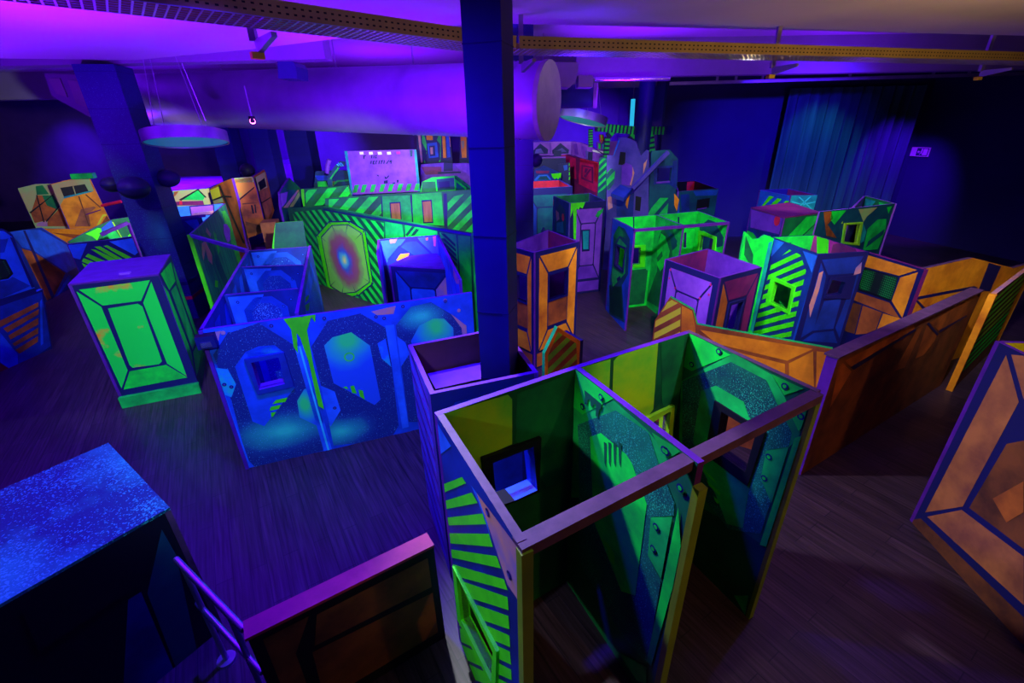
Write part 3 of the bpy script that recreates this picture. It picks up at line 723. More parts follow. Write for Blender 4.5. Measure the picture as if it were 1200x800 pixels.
L = [(1, P([(72, 275), (135, 180), (265, 138), (420, 235), (545, 650), (540, 682), (330, 740), (250, 752), (215, 715), (150, 470)]), sp(370, 600, .75, .36, GSP, SPK)),
     (2, P([(165, 325), (210, 262), (265, 238), (335, 233), (375, 265), (420, 415), (290, 578), (240, 558)]), BLUE),
     (2, P([(210, 262), (265, 238), (335, 233), (365, 258), (225, 290)]), CLOUD),
     (1, P([(490, 240), (560, 130), (700, 98), (815, 165), (862, 575), (825, 640), (640, 655), (585, 662), (540, 440)]), sp(620, 600, .50, .30, GSP, SPK)),
     (2, P([(545, 235), (580, 200), (660, 178), (740, 235), (785, 465), (760, 488), (585, 395)]), sp(640, 210, .42, .45, BSP)),
     (1, P([(850, 150), (915, 70), (1000, 50), (1100, 110), (1150, 190), (1180, 320), (1180, 560), (905, 560)]), sp(955, 110, .45, .25, GSP, SPK)),
     (2, P([(915, 215), (950, 150), (1010, 120), (1055, 120), (1095, 160), (1100, 330), (1000, 400), (940, 330)]), sp(1020, 160, .34, .40, BSP)),
     (2, P([(85, 330), (135, 335), (170, 400), (150, 455), (110, 440)]), CLOUD),
     (3, P([(430, 470), (460, 420), (500, 408), (545, 560), (520, 578), (440, 540)]), sp(462, 485, .18, .34, BSP)),
     (3, P([(530, 405), (590, 430), (615, 510), (572, 580), (555, 520)]), LBLUE),
     (3, P([(772, 225), (806, 205), (830, 325), (790, 290)]), CLOUD), (3, P([(855, 195), (890, 220), (908, 270), (872, 325)]), LBLUE),
     (3, P([(418, 238), (455, 232), (582, 692), (548, 700)]), LBLUE), (4, P([(436, 238), (444, 236), (572, 694), (564, 696)]), CYAN),
     (3, P([(805, 150), (842, 145), (905, 580), (878, 588)]), LBLUE),
     (2, P([(200, 745), (225, 765), (410, 728), (425, 715), (550, 688), (590, 660), (720, 655), (830, 640), (890, 590), (960, 620), (960, 660), (210, 800)]), BLUE),
     (2, P([(20, 250), (55, 250), (230, 740), (205, 780)]), LBLUE), (2, P([(150, 178), (265, 138), (60, 170)]), LBLUE),
     (2, P([(265, 130), (440, 235), (480, 240), (550, 135), (380, 118)]), BLUE), (2, P([(705, 90), (815, 160), (845, 148), (910, 66)]), BLUE),
     (5, P([(370, 118), (508, 98), (506, 135), (490, 112), (472, 170), (500, 320), (545, 505), (520, 490), (478, 300), (442, 200), (428, 180), (434, 268), (415, 240), (404, 165)]), LIME),
     (3, P([(60, 180), (105, 172), (95, 215), (70, 222)]), SALMON), (3, P([(745, 90), (850, 65), (840, 100), (770, 105)]), SALMON),
     (3, P([(1085, 100), (1150, 150), (1155, 220), (1135, 210), (1130, 160)]), SALMON)]
for q in ([(340, 466), (390, 455), (380, 474), (325, 483)], [(318, 495), (362, 486), (352, 504), (312, 512)], [(318, 520), (340, 516), (330, 534), (320, 538)],
          [(622, 412), (640, 408), (650, 422)], [(655, 408), (672, 404), (684, 440), (664, 436)], [(690, 422), (710, 426), (718, 465), (698, 452)]): L.append((3, P(q), LIME))
ri = S.px(cp(Kw, [(652, 283)]))[0]; L.append((3, dot(*ri, .055, 20), LIME, [dot(*ri, .042, 20)]))
for x, y in cp(Kw, [(320, 150), (450, 110), (545, 118), (120, 400), (150, 410), (765, 112), (800, 118), (880, 68), (1060, 45), (590, 500)]):
    u, v = S.px([(x, y)])[0]; L += rivet(u, v, .02, NAVY, SLATE, 4)
for x, y in cp(Kw, [(115, 180), (45, 240), (68, 240), (1060, 42), (1118, 85)]):
    u, v = S.px([(x, y)])[0]; L.append((4, dot(u, v, .022), SALMON))
sheet('front_panel', blk, S, BLUE, EDGE, BLUE, holes=[hole], front=L, rear=[(1, rc(.1, .1, S.w-.1, H-.1), DBLUE)])
frame('window_frame', blk, S, P([(205, 290), (375, 260), (418, 405), (262, 440)]), hole, DBLUE, -.12, .035, PURPLE)
mb = MB(); mb.box(S.p(.05, H-.1, .05), (.16, .10, .13), NAVY, math.atan2(S.U.y, S.U.x), BLACK); mb.box(S.p(.05, H-.12, .105), (.09, .012, .05), CHROME, math.atan2(S.U.y, S.U.x)); o = mb.build('sensor_box', blk); o['label'] = 'small dark box at the top corner'
a0 = at(232, 388, H); a1 = at(289, 293.5, H); r0 = at(349.7, 366, H); r1 = at(364.4, 287.5, H)
S = Sheet(a0, a1, H, inside=((a0+r0)/2)); sheet('side_panel', blk, S, BLUE, EDGE, DBLUE, front=stripes(rc(.1, .1, S.w-.1, H-.1), 60, .5, .2, LBLUE, 1), rear=stripes(rc(.1, .1, S.w-.1, H-.1), 50, .45, .22, BLUE, 1))
S = Sheet(r0, r1, H, inside=((a0+a1)/2)); Q = lambda pts: S.px(cp((190, 220, 4.445), pts))
sheet('side_panel', blk, S, DBLUE, EDGE, BLUE, front=[(1, octa(.1, .1, S.w-.1, H-.1, .2), BLUE), (2, Q([(745, 570), (765, 555), (760, 580), (742, 600)]), LIME), (2, Q([(742, 612), (768, 595), (762, 640), (748, 640)]), LIME), (2, octa(.6, .2, S.w-.5, H-.3, .2), SPECK)])
for (l, rr) in (((259.7, 346), (352, 338)), ((280, 313), (358, 310.5)), ((289, 294), (363, 289))):
    a, b = at(*l, H), at(*rr, H); d = (b-a).normalized(); S = Sheet(a+d*.03, b-d*.03, H)
    L = [(1, [(.03, H-.72), (.03, H-.03), (.42, H-.03)], LBLUE)]+[(1, octa(.16, .05, S.w-.16, H-.06, .30), BLUE), (2, octa(.24, .1, S.w-.24, H-.14, .30), SPECK), (3, octa(.40, .3, S.w-.34, H-.42, .3), BLUE)]
    for u, v in ((.12, H-.1), (S.w-.1, H-.12), (S.w-.2, H-.2)): L += rivet(u, v, .018, NAVY, LBLUE, 3)
    if l[0] == 280: L.append((4, [(.6*S.w, H-.52), (.95*S.w, H-.5), (.98*S.w, H-.56), (.86*S.w, H-.62), (.72*S.w, H-.6)], ORANGE))
    sheet('cross_panel', blk, S, DBLUE, EDGE, DBLUE, front=L)

# mural cell beyond the blue block
H = 1.9; Km = (190, 220, 4.445)
mur = thing('maze_cell', 'tall teal mural cell with green hatching and a bright green front edge', 'maze wall', (-6.3, 9.7, 0))
a, b = at(223.5, 274.5, H), at(264, 238.3, H); S = Sheet(a, b, H); Q = lambda pts: S.px(cp(Km, pts))
L = stripes(Q([(308, 122), (328, 118), (442, 330), (405, 425), (345, 240)]), 52, .115, .06, LIME, 1)
L += [(2, Q([(318, 190), (335, 188), (352, 215), (355, 270), (340, 288), (322, 240)]), LILAC),
      (1, Q([(205, 290), (225, 275), (260, 350), (262, 400), (240, 380), (225, 320), (215, 380), (208, 350)]), SALMON),
      (1, Q([(265, 225), (280, 240), (300, 330), (292, 350)]), MINT), (1, Q([(230, 205), (255, 240), (252, 260), (228, 230)]), SALMON),
      (1, Q([(275, 480), (290, 485), (290, 520), (275, 515)]), LIME), (1, Q([(260, 250), (268, 300), (340, 480), (330, 520), (285, 420)]), DTEAL)]
sheet('mural_panel', mur, S, STREAK, EDGE, DBLUE, front=L)
mb = MB(); mb.box(S.p(-.02, H/2, -.02), (.06, .05, H), LIME, math.atan2(S.n.y, S.n.x)); o = mb.build('edge_post', mur); o['label'] = 'bright green edge post'
c = at(190, 243.5, H); S2 = Sheet(c, b, H); Q2 = lambda pts: S2.px(cp(Km, pts))
sheet('back_panel', mur, S2, BLUE, EDGE, DBLUE, front=[(1, Q2([(10, 102), (318, 84), (190, 200), (40, 160)]), LBLUE), (2, Q2([(140, 95), (270, 84), (275, 140), (150, 150)]), NAVY), (3, Q2([(148, 100), (264, 91), (268, 136), (156, 145)]), LILAC), (3, Q2([(160, 130), (268, 118), (268, 136), (157, 145)]), SALMON)])
mb = MB(); e = at(289, 294, H-.02); mb.bar(a+Vector((0, 0, -.02)), e, .05, .05, EDGE); mb.build('tie_rail', mur)
mb = MB(); mb.bar(at(209, 255.5, H), at(241, 252.5, H), .05, .05, EDGE); mb.build('tie_rail', mur)
d1 = at(209, 257, H); S3 = Sheet(d1, at(236, 253, H), H); sheet('cross_panel', mur, S3, DBLUE, EDGE, DBLUE, front=[(1, [(.1, H-.05), (S3.w-.1, H-.05), (S3.w-.1, H-.75), (.4, H-.5)], LBLUE), (1, rc(.2, .2, S3.w-.2, .8), BLUE)])

# ------------------------------------------------------------------ bright green crate at left
H = 1.76; K = (70, 290, 4.21)
T = [at(*q, H) for q in ((80, 335), (186, 323), (200, 299), (106, 309))]
def f0(S):
    P = lambda pts: S.px(cp(K, pts))
    return [(1, P([(95, 208), (445, 160), (402, 262), (212, 286)]), RUSTG), (1, P([(82, 215), (205, 292), (335, 605), (305, 695)]), RUSTG),
            (1, P([(452, 168), (628, 635), (530, 572), (412, 272)]), RUSTG), (1, P([(345, 610), (525, 578), (630, 640), (315, 700)]), GREEN),
            (1, P([(238, 300), (385, 276), (408, 290), (505, 560), (490, 575), (360, 592), (345, 580)]), RUSTG)]
def f1(S):
    P = lambda pts: S.px(cp(K, pts))
    return [(1, P([(497, 130), (548, 70), (570, 165), (540, 210)]), GREEN), (1, P([(548, 215), (572, 185), (670, 460), (655, 505)]), MINT),
            (1, P([(556, 75), (714, 518), (682, 468), (578, 180)]), MINT), (1, P([(492, 165), (535, 218), (648, 515), (668, 630)]), GREEN), (1, P([(657, 515), (680, 473), (712, 525), (674, 632)]), GREEN),
            (1, rc(.0, .0, S.w, .2), DGREEN)]
r, SS = rim_box('maze_crate', 'bright green crate with rust streaks and a violet lid at left', 'crate', T, H,
    [(NAVY, f0), (NAVY, f1), (DGREEN, None), (DGREEN, None)], DBLUE, lid=EDGE)
S = SS[0]; mb = MB(); q = S.px(cp(K, [(281, 716), (660, 655)])); v0 = .16
mb.prism([S.p(-.03, 0, 0), S.p(S.w+.02, 0, 0), S.p(S.w+.02, 0, .06), S.p(-.03, 0, .06)], (0, 0, v0), MINT); mb.build('kick_board', r)
mb = MB(); p_ = at(147, 321, H+.02); mb.box((p_.x, p_.y, H+.03), (.12, .05, .02), LILAC, .4); mb.build('lid_catch', r)

# ------------------------------------------------------------------ low box, handrail and low wall in the bottom left corner
H = 1.2; c0, c1 = at(128, 521, H), at(200, 597, H); e = at(0, 712, H); f = at(0, 580, H)
d1 = (e-c1).normalized(); T = [c1, c1+d1*2.2, c0+d1*2.2, c0]; K = (0, 500, 2.667)
def f0(S):
    P = lambda pts: S.px(cp(K, pts))
    return [(1, P([(60, 560), (490, 315), (440, 505), (380, 530), (120, 700)]), BLACK), (1, P([(505, 320), (550, 400), (620, 720), (560, 780), (460, 520)]), DTEAL),
            (1, P([(400, 540), (440, 515), (560, 800), (380, 900)]), DBLUE), (1, rc(.9, .15, 2.0, .75), DTEAL)]
r, SS = rim_box('low_platform', 'low dark box with a teal-spattered top in the bottom left corner', 'box', T, H, [(BLACK, f0), (BLACK, None), (BLACK, None), (BLACK, None)], BLACK, edge=DUSK, lid=SPECKT)
K = (200, 620, 4.71)
def P3(x, y, z): q = cp(K, [(x, y)])[0]; return at(*q, z)
a, b = P3(30, 165, .98), P3(405, 553, .93)
r = thing('handrail', 'low metal handrail with violet highlights beside the dark box', 'handrail', ((a.x+b.x)/2, (a.y+b.y)/2, 0))
mb = MB(); mb.ring_tube([a, b], .020, CHROME, 12); mb.build('top_bar', r, True)
a2 = a+Vector((0, 0, -.42)); b2 = b+Vector((0, 0, -.40)); mb = MB(); mb.ring_tube([a2, b2], .018, CHROME, 12); mb.build('lower_bar', r, True)
for k, t in ((0, .10), (1, .80)):
    q = a+(b-a)*t; mb = MB(); mb.ring_tube([(q.x, q.y, 0.0), (q.x, q.y, q.z)], .017, STEEL, 12); o = mb.build('post', r, True)
    mb = MB(); mb.lathe((q.x, q.y, 0), [(.001, .02), (.06, .02), (.065, 0)], STEEL, 20); mb.build('foot', o)
K = (0, 500, 2.667); H = .95
wa, wb = at(290, 748, H), at(508, 639, H); dn = (wb-wa).normalized(); nn = Vector((-dn.y, dn.x, 0))
if nn.y < 0: nn = -nn
r = thing('low_partition', 'low brown panelled wall with a violet top running into the foreground booth at bottom left', 'low wall', ((wa.x+wb.x)/2, (wa.y+wb.y)/2, 0))
S = Sheet(wa, wb, H); P = lambda pts: S.px(cp(K, pts))
sheet('face_panel', r, S, BLACK, EDGE, NAVY, t=.09, front=[(1, [(.06, .1), (.06, H-.06), (.3, H-.06), (.18, H-.3), (.18, .1)], BROWN), (1, [(.34, H-.08), (S.w-.05, H-.08), (S.w-.05, H-.36), (.28, H-.32)], BROWN), (1, [(.24, .1), (.26, H-.36), (S.w-.05, H-.42), (S.w-.05, .1)], BROWN)])
mb = MB(); mb.prism([S.p(-.01, H, .015), S.p(S.w, H, .015), S.p(S.w, H, -.105), S.p(-.01, H, -.105)], (0, 0, .02), PLUM); mb.build('top_board', r)

# ------------------------------------------------------------------ big green striped wall with the octagon window, and the small blue nook before it
Z0 = Vector((0, 0, 0)); H = 1.9; a, b = at(334, 237, H), at(552, 273.7, H)
S = Sheet(a, b, H); Ks = (310, 160, 4.8); Kq = (200, 180, 4); Kn = (430, 250, 7.27)
wal = thing('maze_partition', 'long bright green wall with dark diagonal stripes and a lime octagon framed iridescent panel', 'maze wall', ((a.x+b.x)/2, (a.y+b.y)/2, 0))
P = lambda K, pts: S.px(cp(K, pts))
top = S.px([(337, 244), (378, 242)]); ol = [(0.0+top[0][0], 0), (S.w, 0), (S.w, H), top[1], top[0]]
L = []
reg = P(Kq, [(570, 275), (700, 262), (1000, 325), (1000, 770), (730, 780)])
oct_o = P(Kq, [(742, 316), (842, 314), (915, 358), (952, 610), (880, 668), (795, 678), (735, 632), (682, 385)])
oct_m = P(Kq, [(757, 334), (835, 330), (900, 372), (937, 602), (872, 650), (805, 657), (750, 622), (706, 390)])
oct_i = P(Kq, [(760, 338), (832, 334), (897, 374), (933, 600), (869, 646), (807, 652), (753, 618), (710, 393)])
L.append((1, reg, GREEN)); L += stripes(reg, -39, .21, .105, VGREEN, 2)
L += [(3, oct_o, NAVY), (4, [(p[0]*.97+.03*sum(q[0] for q in oct_o)/8, p[1]*.97+.03*sum(q[1] for q in oct_o)/8) for p in oct_o], LIME), (5, oct_m, NAVY), (6, oct_i, None)]
cx_, cy_ = sum(p[0] for p in oct_i)/8, sum(p[1] for p in oct_i)/8
RAINBOW = airbrush('iridescent airbrush paint', S.p(cx_, cy_)-Vector(wal.location), S.U, max(abs(p[0]-cx_) for p in oct_i), max(abs(p[1]-cy_) for p in oct_i), ((.18, (.85, .85, .25)), (.29, (.10, .60, .65)), (.42, (.04, .12, .65)), (.58, (.30, .06, .22)), (.76, (.28, .13, .12)), (.95, (.20, .50, .10)), (1., (.20, .70, .08))))
L[:] = [(l_[0], l_[1], RAINBOW) if l_[2] is None else l_ for l_ in L]
for p in oct_i: L.append((8, [(p[0]+(cx_-p[0])*.0-.016, p[1]), (p[0]+.016, p[1]), (p[0]+(cx_-p[0])*.35, p[1]+(cy_-p[1])*.25)], NAVY))
for p, q in zip(oct_o, oct_m): L += rivet((p[0]+q[0])/2, (p[1]+q[1])/2, .022, NAVY, NAVY, 6)
L += [(1, P(Kn, [(155, 70), (300, 95), (315, 200), (160, 220)]), MINT), (1, P(Kn, [(325, 100), (600, 150), (600, 185), (330, 200)]), GREEN),
      (2, P(Kn, [(330, 180), (385, 110), (410, 115), (345, 195)]), VGREEN), (2, P(Kn, [(375, 190), (420, 130), (450, 135), (410, 185)]), VGREEN),
      (1, P(Kn, [(620, 160), (760, 180), (800, 800), (760, 600), (640, 300)]), GREEN), (1, P(Kn, [(775, 185), (880, 195), (900, 800), (800, 640)]), GREEN)]
for k in range(5): L.append((2, P(Kn, [(630+k*6, 170+k*42), (660+k*6, 170+k*42), (755+k*4, 262+k*42), (755+k*4, 285+k*42)]), VGREEN))
L.append((3, [(top[1][0], H), (top[1][0], H-.035), (S.w, H-.035), (S.w, H)], NAVY))
sheet('face_panel', wal, S, DGREEN, MINT, DGREEN, outline=ol, front=L, t=.05)
mb = MB(); mb.prism([S.p(*top[0]), S.p(top[0][0]-.06, 0), S.p(top[0][0], 0)], -S.n*.05, MINT); mb.build('end_batten', wal)

H = 1.82; T = [at(*q, H) for q in ((445, 280.5), (512, 275.5), (545.5, 343.5))]
T[2] = T[1]+(T[2]-T[1])*.84
nook = thing('maze_nook', 'small three-sided blue nook with rust spots behind the spattered blue wall', 'maze wall', (sum(p.x for p in T)/3, sum(p.y for p in T)/3, 0))
S = Sheet(T[0], T[1], H); P = lambda pts: S.px(cp(Kn, pts))
sheet('back_panel', nook, S, DBLUE, EDGE, DBLUE, front=[(1, P([(115, 235), (330, 215), (170, 420), (135, 330)]), LBLUE), (1, P([(430, 205), (595, 190), (620, 400), (450, 235)]), LBLUE), (1, octa(.08, .2, S.w-.08, H-.12, .28), DBLUE), (2, P([(330, 245), (420, 235), (540, 345), (430, 375), (290, 285)]), BLUE),
      (3, P([(250, 395), (285, 345), (360, 338), (350, 380), (265, 405)]), ORANGE), (3, P([(190, 222), (260, 215), (240, 250), (200, 255)]), SALMON), (3, P([(500, 210), (520, 205), (518, 228), (503, 228)]), ORANGE), (3, P([(560, 195), (590, 190), (585, 280), (570, 275)]), SALMON)])
S = Sheet(T[1], T[2], H); P = lambda pts: S.px(cp(Kn, pts))
sheet('side_panel', nook, S, BLUE, EDGE, BLUE, front=[(1, P([(735, 450), (760, 470), (790, 600), (765, 600), (740, 540)]), SALMON), (1, octa(.15, .2, S.w-.1, H-.15, .2), LBLUE)])
d = (T[0]-T[1]).normalized(); e = at(447, 352, .55); S = Sheet(T[0], Vector((T[0].x, T[0].y, 0))+(T[2]-T[1])*.35, H)
sheet('side_panel', nook, S, BLUE, EDGE, BLUE, front=[(1, rc(.1, .7, S.w-.1, 1.1), SALMON)])
H = 1.5; T2 = [at(*q, H) for q in ((455.5, 312), (529, 316), (511, 297), (478, 301.5))]
def f0(S):
    return [(1, p, m) for _, p, m in bevel(.07, .1, S.w-.07, H-.06, BLUE, LBLUE, .26, .2, .2, cols=[BLUE, SALMON, DBLUE, BLUE])]
rim_box('maze_box', 'blue box with a violet lid standing inside the small blue nook', 'box', T2, H, [(NAVY, f0), (NAVY, None), (NAVY, None), (NAVY, None)], NAVY, lid=EDGE)

# ------------------------------------------------------------------ orange tower box right of the central column
def hole_of(u0, v0, u1, v1): return lambda S: [[(S.w*u0, v0), (S.w*u1, v0), (S.w*u1, v1), (S.w*u0, v1)]]
H = 1.85; T = [at(*q, H) for q in ((625.5, 296), (679, 283), (642.5, 269), (595, 288))]
def forange(S):
    L = bevel(.07, .30, S.w-.05, H-.07, ORANGE, None, .24, .19, .21, cols=[ORANGE, ORANGE, ORANGE, ORANGE])
    L += [(1, rc(S.w*.29, .66, S.w*.74, 1.06), RUST), (1, rc(.03, .03, S.w-.03, .26), RUST), (1, [(.1, .27), (S.w-.1, .27), (S.w-.05, .3), (.05, .3)], BLACK)]
    return L
ho = hole_of(.30, 1.08, .72, 1.46)
r, SS = rim_box('maze_tower', 'tall orange open-topped tower with dark window openings right of the central column', 'box', T, H,
    [(NAVY, forange, ho), (NAVY, forange), (NAVY, forange), (NAVY, forange, ho)], MAROON, backs=[PURPLE, MAROON, PURPLE, MAROON])
for S in (SS[0], SS[3]):
    frame('window_frame', r, S, rc(S.w*.27, 1.05, S.w*.75, 1.49), ho(S)[0], NAVY, -.05, .015)
mb = MB(); p = at(630, 281, H-.25); mb.prism([p, p+Vector((.18, .05, 0)), p+Vector((.10, .03, .22))], (.02, -.08, 0), NAVY); mb.build('brace', r)

# ------------------------------------------------------------------ orange boarding with striped pointed ends
H = 1.4
a, b = at(822, 381, H), at(976, 409, H); d = (b-a).normalized()
e0 = a - d*.62
r = thing('barrier_board', 'bright orange barrier with a yellow-striped pointed end, running behind the foreground booth', 'low wall', ((e0.x+b.x)/2, (e0.y+b.y)/2, 0))
S = Sheet(e0, b, H); P = lambda pts: S.px(cp((700, 360, 4), pts))
q = S.px([(764, 398), (767, 376), (785, 348), (812, 363), (816, 383)])
ol = [(q[0][0], 0), (S.w, 0), (S.w, H), (q[4][0], H)]+[q[3], q[2], q[1]]
reg = S.px([(765, 410), (768, 377), (785, 350), (798, 357), (796, 410)])
L = [(1, [(p[0], p[1]) for p in reg], YELLOW)]+stripes(reg, 40, .12, .055, RUST, 2)
L += [(1, S.px([(799, 358), (811, 364), (815, 384), (815, 412), (798, 412)]), ORANGE), (1, P([(480, 105), (1010, 195), (890, 250), (560, 170)]), ORANGE), (1, P([(470, 120), (560, 185), (880, 265), (880, 420), (470, 400)]), ORANGE), (1, P([(1012, 205), (1016, 400), (900, 380), (898, 262)]), ORANGE), (1, P([(1028, 205), (1100, 215), (1040, 390), (1025, 370)]), ORANGE)]
sheet('face_panel', r, S, RUST, MINT, RUST, outline=ol, front=L, t=.05)
# second, separate pointed end
a, b = at(640, 414, 1.3), at(683, 402, 1.3); S = Sheet(a, b, 1.3)
q = S.px([(638, 440), (638.5, 414), (653.5, 383), (680, 399), (684, 440)])
top = [q[1], q[2], q[3]]; ol = [(q[1][0], 0), (q[3][0], 0), q[3], q[2], q[1]]
r = thing('barrier_end', 'small yellow and brown striped pointed board behind the foreground booth', 'low wall', ((a.x+b.x)/2, (a.y+b.y)/2, 0))
reg = S.px([(642, 450), (642, 416), (654, 389), (675, 402), (677, 450)])
sheet('face_panel', r, S, ORANGE, MINT, RUST, outline=ol, front=[(1, reg, YGREEN)]+stripes(reg, 34, .13, .065, RUST, 2), t=.05)
mb = MB(); mb.prism([S.p(q[3][0], 0), S.p(*q[3]), S.p(q[3][0], q[3][1]+.0, -.30), S.p(q[3][0], 0, -.30)], S.U*.04, RUST, NAVY); mb.build('return_board', r)

# ------------------------------------------------------------------ small green two-cell booth
H = 1.85; g = {k: at(*v, H) for k, v in dict(L=(718, 255.6), F=(743, 268.5), R=(853, 260), M=(769, 252), B=(818, 247.5), D=(800, 264)).items()}
Kg2 = (700, 240, 5)
r = thing('maze_booth', 'smaller green two-cell booth with a blue portal end, in the middle of the hall', 'booth', (2.9, 8.4, 0))
S = Sheet(g['L'], g['F'], H); P = lambda pts: S.px(cp(Kg2, pts))
hole = P([(120, 240), (165, 262), (150, 385), (108, 350)])
sheet('side_panel', r, S, BLUE, EDGE, GREEN, holes=[hole], front=[(1, P([(95, 180), (125, 122), (160, 138), (190, 200), (180, 405), (145, 470), (160, 690), (70, 640), (75, 440), (90, 330)]), DTEAL),
      (2, P([(100, 260), (132, 195), (172, 240), (165, 400), (92, 480), (85, 420)]), MINT), (1, P([(95, 180), (125, 122), (160, 138), (170, 200), (130, 180), (100, 230)]), MINT), (3, P([(115, 430), (135, 415), (138, 435), (118, 450)]), NAVY), (1, P([(70, 470), (140, 480), (150, 670), (75, 630)]), VGREEN)])
frame('window_frame', r, S, P([(112, 226), (172, 250), (156, 398), (101, 358)]), hole, NAVY, -.05, .02)
S = Sheet(g['L'], g['M'], H); P = lambda pts: S.px(cp(Kg2, pts))
hole = P([(170, 255), (252, 248), (248, 345), (170, 352)])
sheet('back_panel', r, S, GREEN, EDGE, DGREEN, holes=[hole], front=[(1, P([(200, 140), (330, 140), (330, 270), (285, 290), (200, 260)]), GREEN), (1, rc(.05, .05, S.w-.05, .8), DGREEN), (2, P([(285, 275), (325, 280), (320, 390), (285, 380)]), MINT), (3, P([(208, 65), (216, 65), (216, 140), (208, 140)]), NAVY)])
frame('window_frame', r, S, P([(150, 240), (282, 233), (275, 362), (150, 372)]), hole, LIME, -.05, .02)
S = Sheet(g['M'], g['B'], H); P = lambda pts: S.px(cp(Kg2, pts)); hole = P([(508, 165), (522, 160), (520, 250), (505, 255)])
sheet('back_panel', r, S, GREEN, EDGE, DGREEN, holes=[hole], front=[(1, rc(.05, .05, S.w-.05, .9), DGREEN), (2, P([(471, 70), (480, 70), (480, 120), (471, 120)]), NAVY)])
S = Sheet(g['M'], g['D'], H); P = lambda pts: S.px(cp(Kg2, pts))
sheet('divider_panel', r, S, MINT, EDGE, DGREEN, front=[(1, P([(360, 190), (385, 130), (440, 135), (470, 240), (440, 270), (440, 480), (390, 620), (290, 560), (330, 440), (350, 390)]), DGREEN),
      (2, P([(352, 240), (375, 165), (400, 185), (425, 270), (415, 330), (370, 390), (350, 350)]), GREEN), (2, P([(400, 120), (470, 210), (460, 250), (440, 265), (430, 200), (395, 150)]), DTEAL), (3, P([(350, 310), (380, 270), (385, 300), (355, 335)]), DGREEN)])
S = Sheet(g['B'], g['R'], H); P = lambda pts: S.px(cp(Kg2, pts))
hole = P([(610, 175), (685, 200), (668, 300), (598, 265)])
sheet('side_panel', r, S, GREEN, EDGE, GREEN, holes=[hole], front=[(1, P([(600, 130), (650, 85), (690, 100), (740, 190), (735, 240), (700, 250), (690, 185), (620, 150), (598, 170)]), DTEAL), (1, rc(.06, .06, S.w-.06, .8), DGREEN)])
frame('window_frame', r, S, P([(598, 148), (702, 188), (690, 312), (588, 270)]), hole, LIME, -.05, .02)
mb = MB(); aa = g['F']+Vector((0, 0, -.02)); bb = g['R']+Vector((0, 0, -.02)); mb.bar(aa, bb, .06, .045, EDGE); mb.build('top_rail', r)

# ------------------------------------------------------------------ violet open box
H = 1.6; T = [at(*q, H) for q in ((779, 303.6), (843, 326), (893, 313), (830, 291))]
def fp(S):
    L = bevel(.09, .25, S.w-.09, H-.09, LILAC, LILAC, .24, .24, .22)
    for u, v in ((.12, H-.12), (S.w-.12, H-.12), (S.w*.26, H-.36), (S.w*.74, H-.36), (.12, H-.25), (S.w-.12, H-.26)): L += rivet(u, v, .018, RED, MAGENTA)
    return L
def fm(S): return bevel(.07, .25, S.w-.05, H-.07, MAROON, None, .24, .24, .2, cols=[MAROON, MAROON, MAROON, RUST])+[(2, rc(S.w*.31, .5, S.w*.7, .7), NAVY)]
ho2 = hole_of(.36, .74, .66, 1.16)
r, SS = rim_box('maze_box', 'violet open-topped box with pink rivets and a maroon window side', 'box', T, H, [(NAVY, fp), (NAVY, fm, ho2), (NAVY, None), (NAVY, None)], PURPLE, backs=[PURPLE, MAROON, PURPLE, MAROON])
frame('window_frame', r, SS[1], rc(SS[1].w*.31, .70, SS[1].w*.71, 1.2), ho2(SS[1])[0], NAVY, -.05, .02)

# ------------------------------------------------------------------ striped and blue booth right of the violet box
H = 1.75; Kb2 = (860, 220, 4.21); A, B, D = [at(*q, H) for q in ((904, 278), (958.5, 298), (1016, 295))]
E_ = A+(D-B); S0 = Sheet(A, B, H, inside=((A+D)/2)); hq = S0.px(cp(Kb2, [(205, 460), (290, 497), (268, 605), (180, 560)]))
def fs(S):
    P = lambda pts: S.px(cp(Kb2, pts)); reg = P([(185, 375), (275, 305), (330, 330), (358, 410), (275, 765), (95, 720)])
    return [(1, P([(190, 250), (250, 270), (185, 340)]), LBLUE), (1, P([(340, 310), (412, 335), (385, 420)]), LBLUE), (1, P([(395, 420), (405, 400), (310, 750), (285, 760)]), BLUE)]+stripes(reg, 32, .14, .075, LIME, 2)
def fb(S):
    P = lambda pts: S.px(cp(Kb2, pts))
    return [(1, P([(435, 355), (640, 335), (595, 420), (465, 430)]), ROYAL), (1, P([(430, 370), (455, 440), (395, 700), (330, 740)]), ROYAL), (1, P([(640, 350), (600, 430), (500, 690), (520, 740)]), ROYAL), (1, P([(395, 715), (490, 705), (510, 765), (335, 755)]), ROYAL), (1, P([(445, 560), (530, 545), (490, 695), (390, 705)]), ROYAL),
            (2, P([(420, 420), (440, 410), (420, 500), (375, 640), (370, 580), (395, 510)]), SALMON), (2, P([(600, 395), (630, 365), (625, 420), (590, 430)]), SALMON)]
hb = lambda S: [S.px(cp(Kb2, [(482, 452), (545, 465), (525, 522), (450, 530)]))]
r = thing('maze_booth', 'booth with a lime-striped side and a dark blue side right of the violet box', 'booth', ((A.x+D.x)/2, (A.y+D.y)/2, 0))
sheet('side_panel', r, S0, DBLUE, NAVY, DGREEN, holes=[hq], front=fs(S0))
P = lambda pts: S0.px(cp(Kb2, pts)); frame('window_frame', r, S0, P([(190, 432), (308, 488), (276, 625), (162, 562)]), hq, LIME, -.05, .02)
S1 = Sheet(B+(D-B).normalized()*.035, D, H, inside=((A+D)/2)); sheet('side_panel', r, S1, NAVY, NAVY, DBLUE, holes=hb(S1), front=fb(S1))
P = lambda pts: S1.px(cp(Kb2, pts)); frame('window_frame', r, S1, P([(470, 440), (600, 430), (570, 545), (440, 545)]), hb(S1)[0], NAVY, -.05, .02)
S2 = Sheet(E_, D, H); P = lambda pts: S2.px(cp(Kb2, pts))
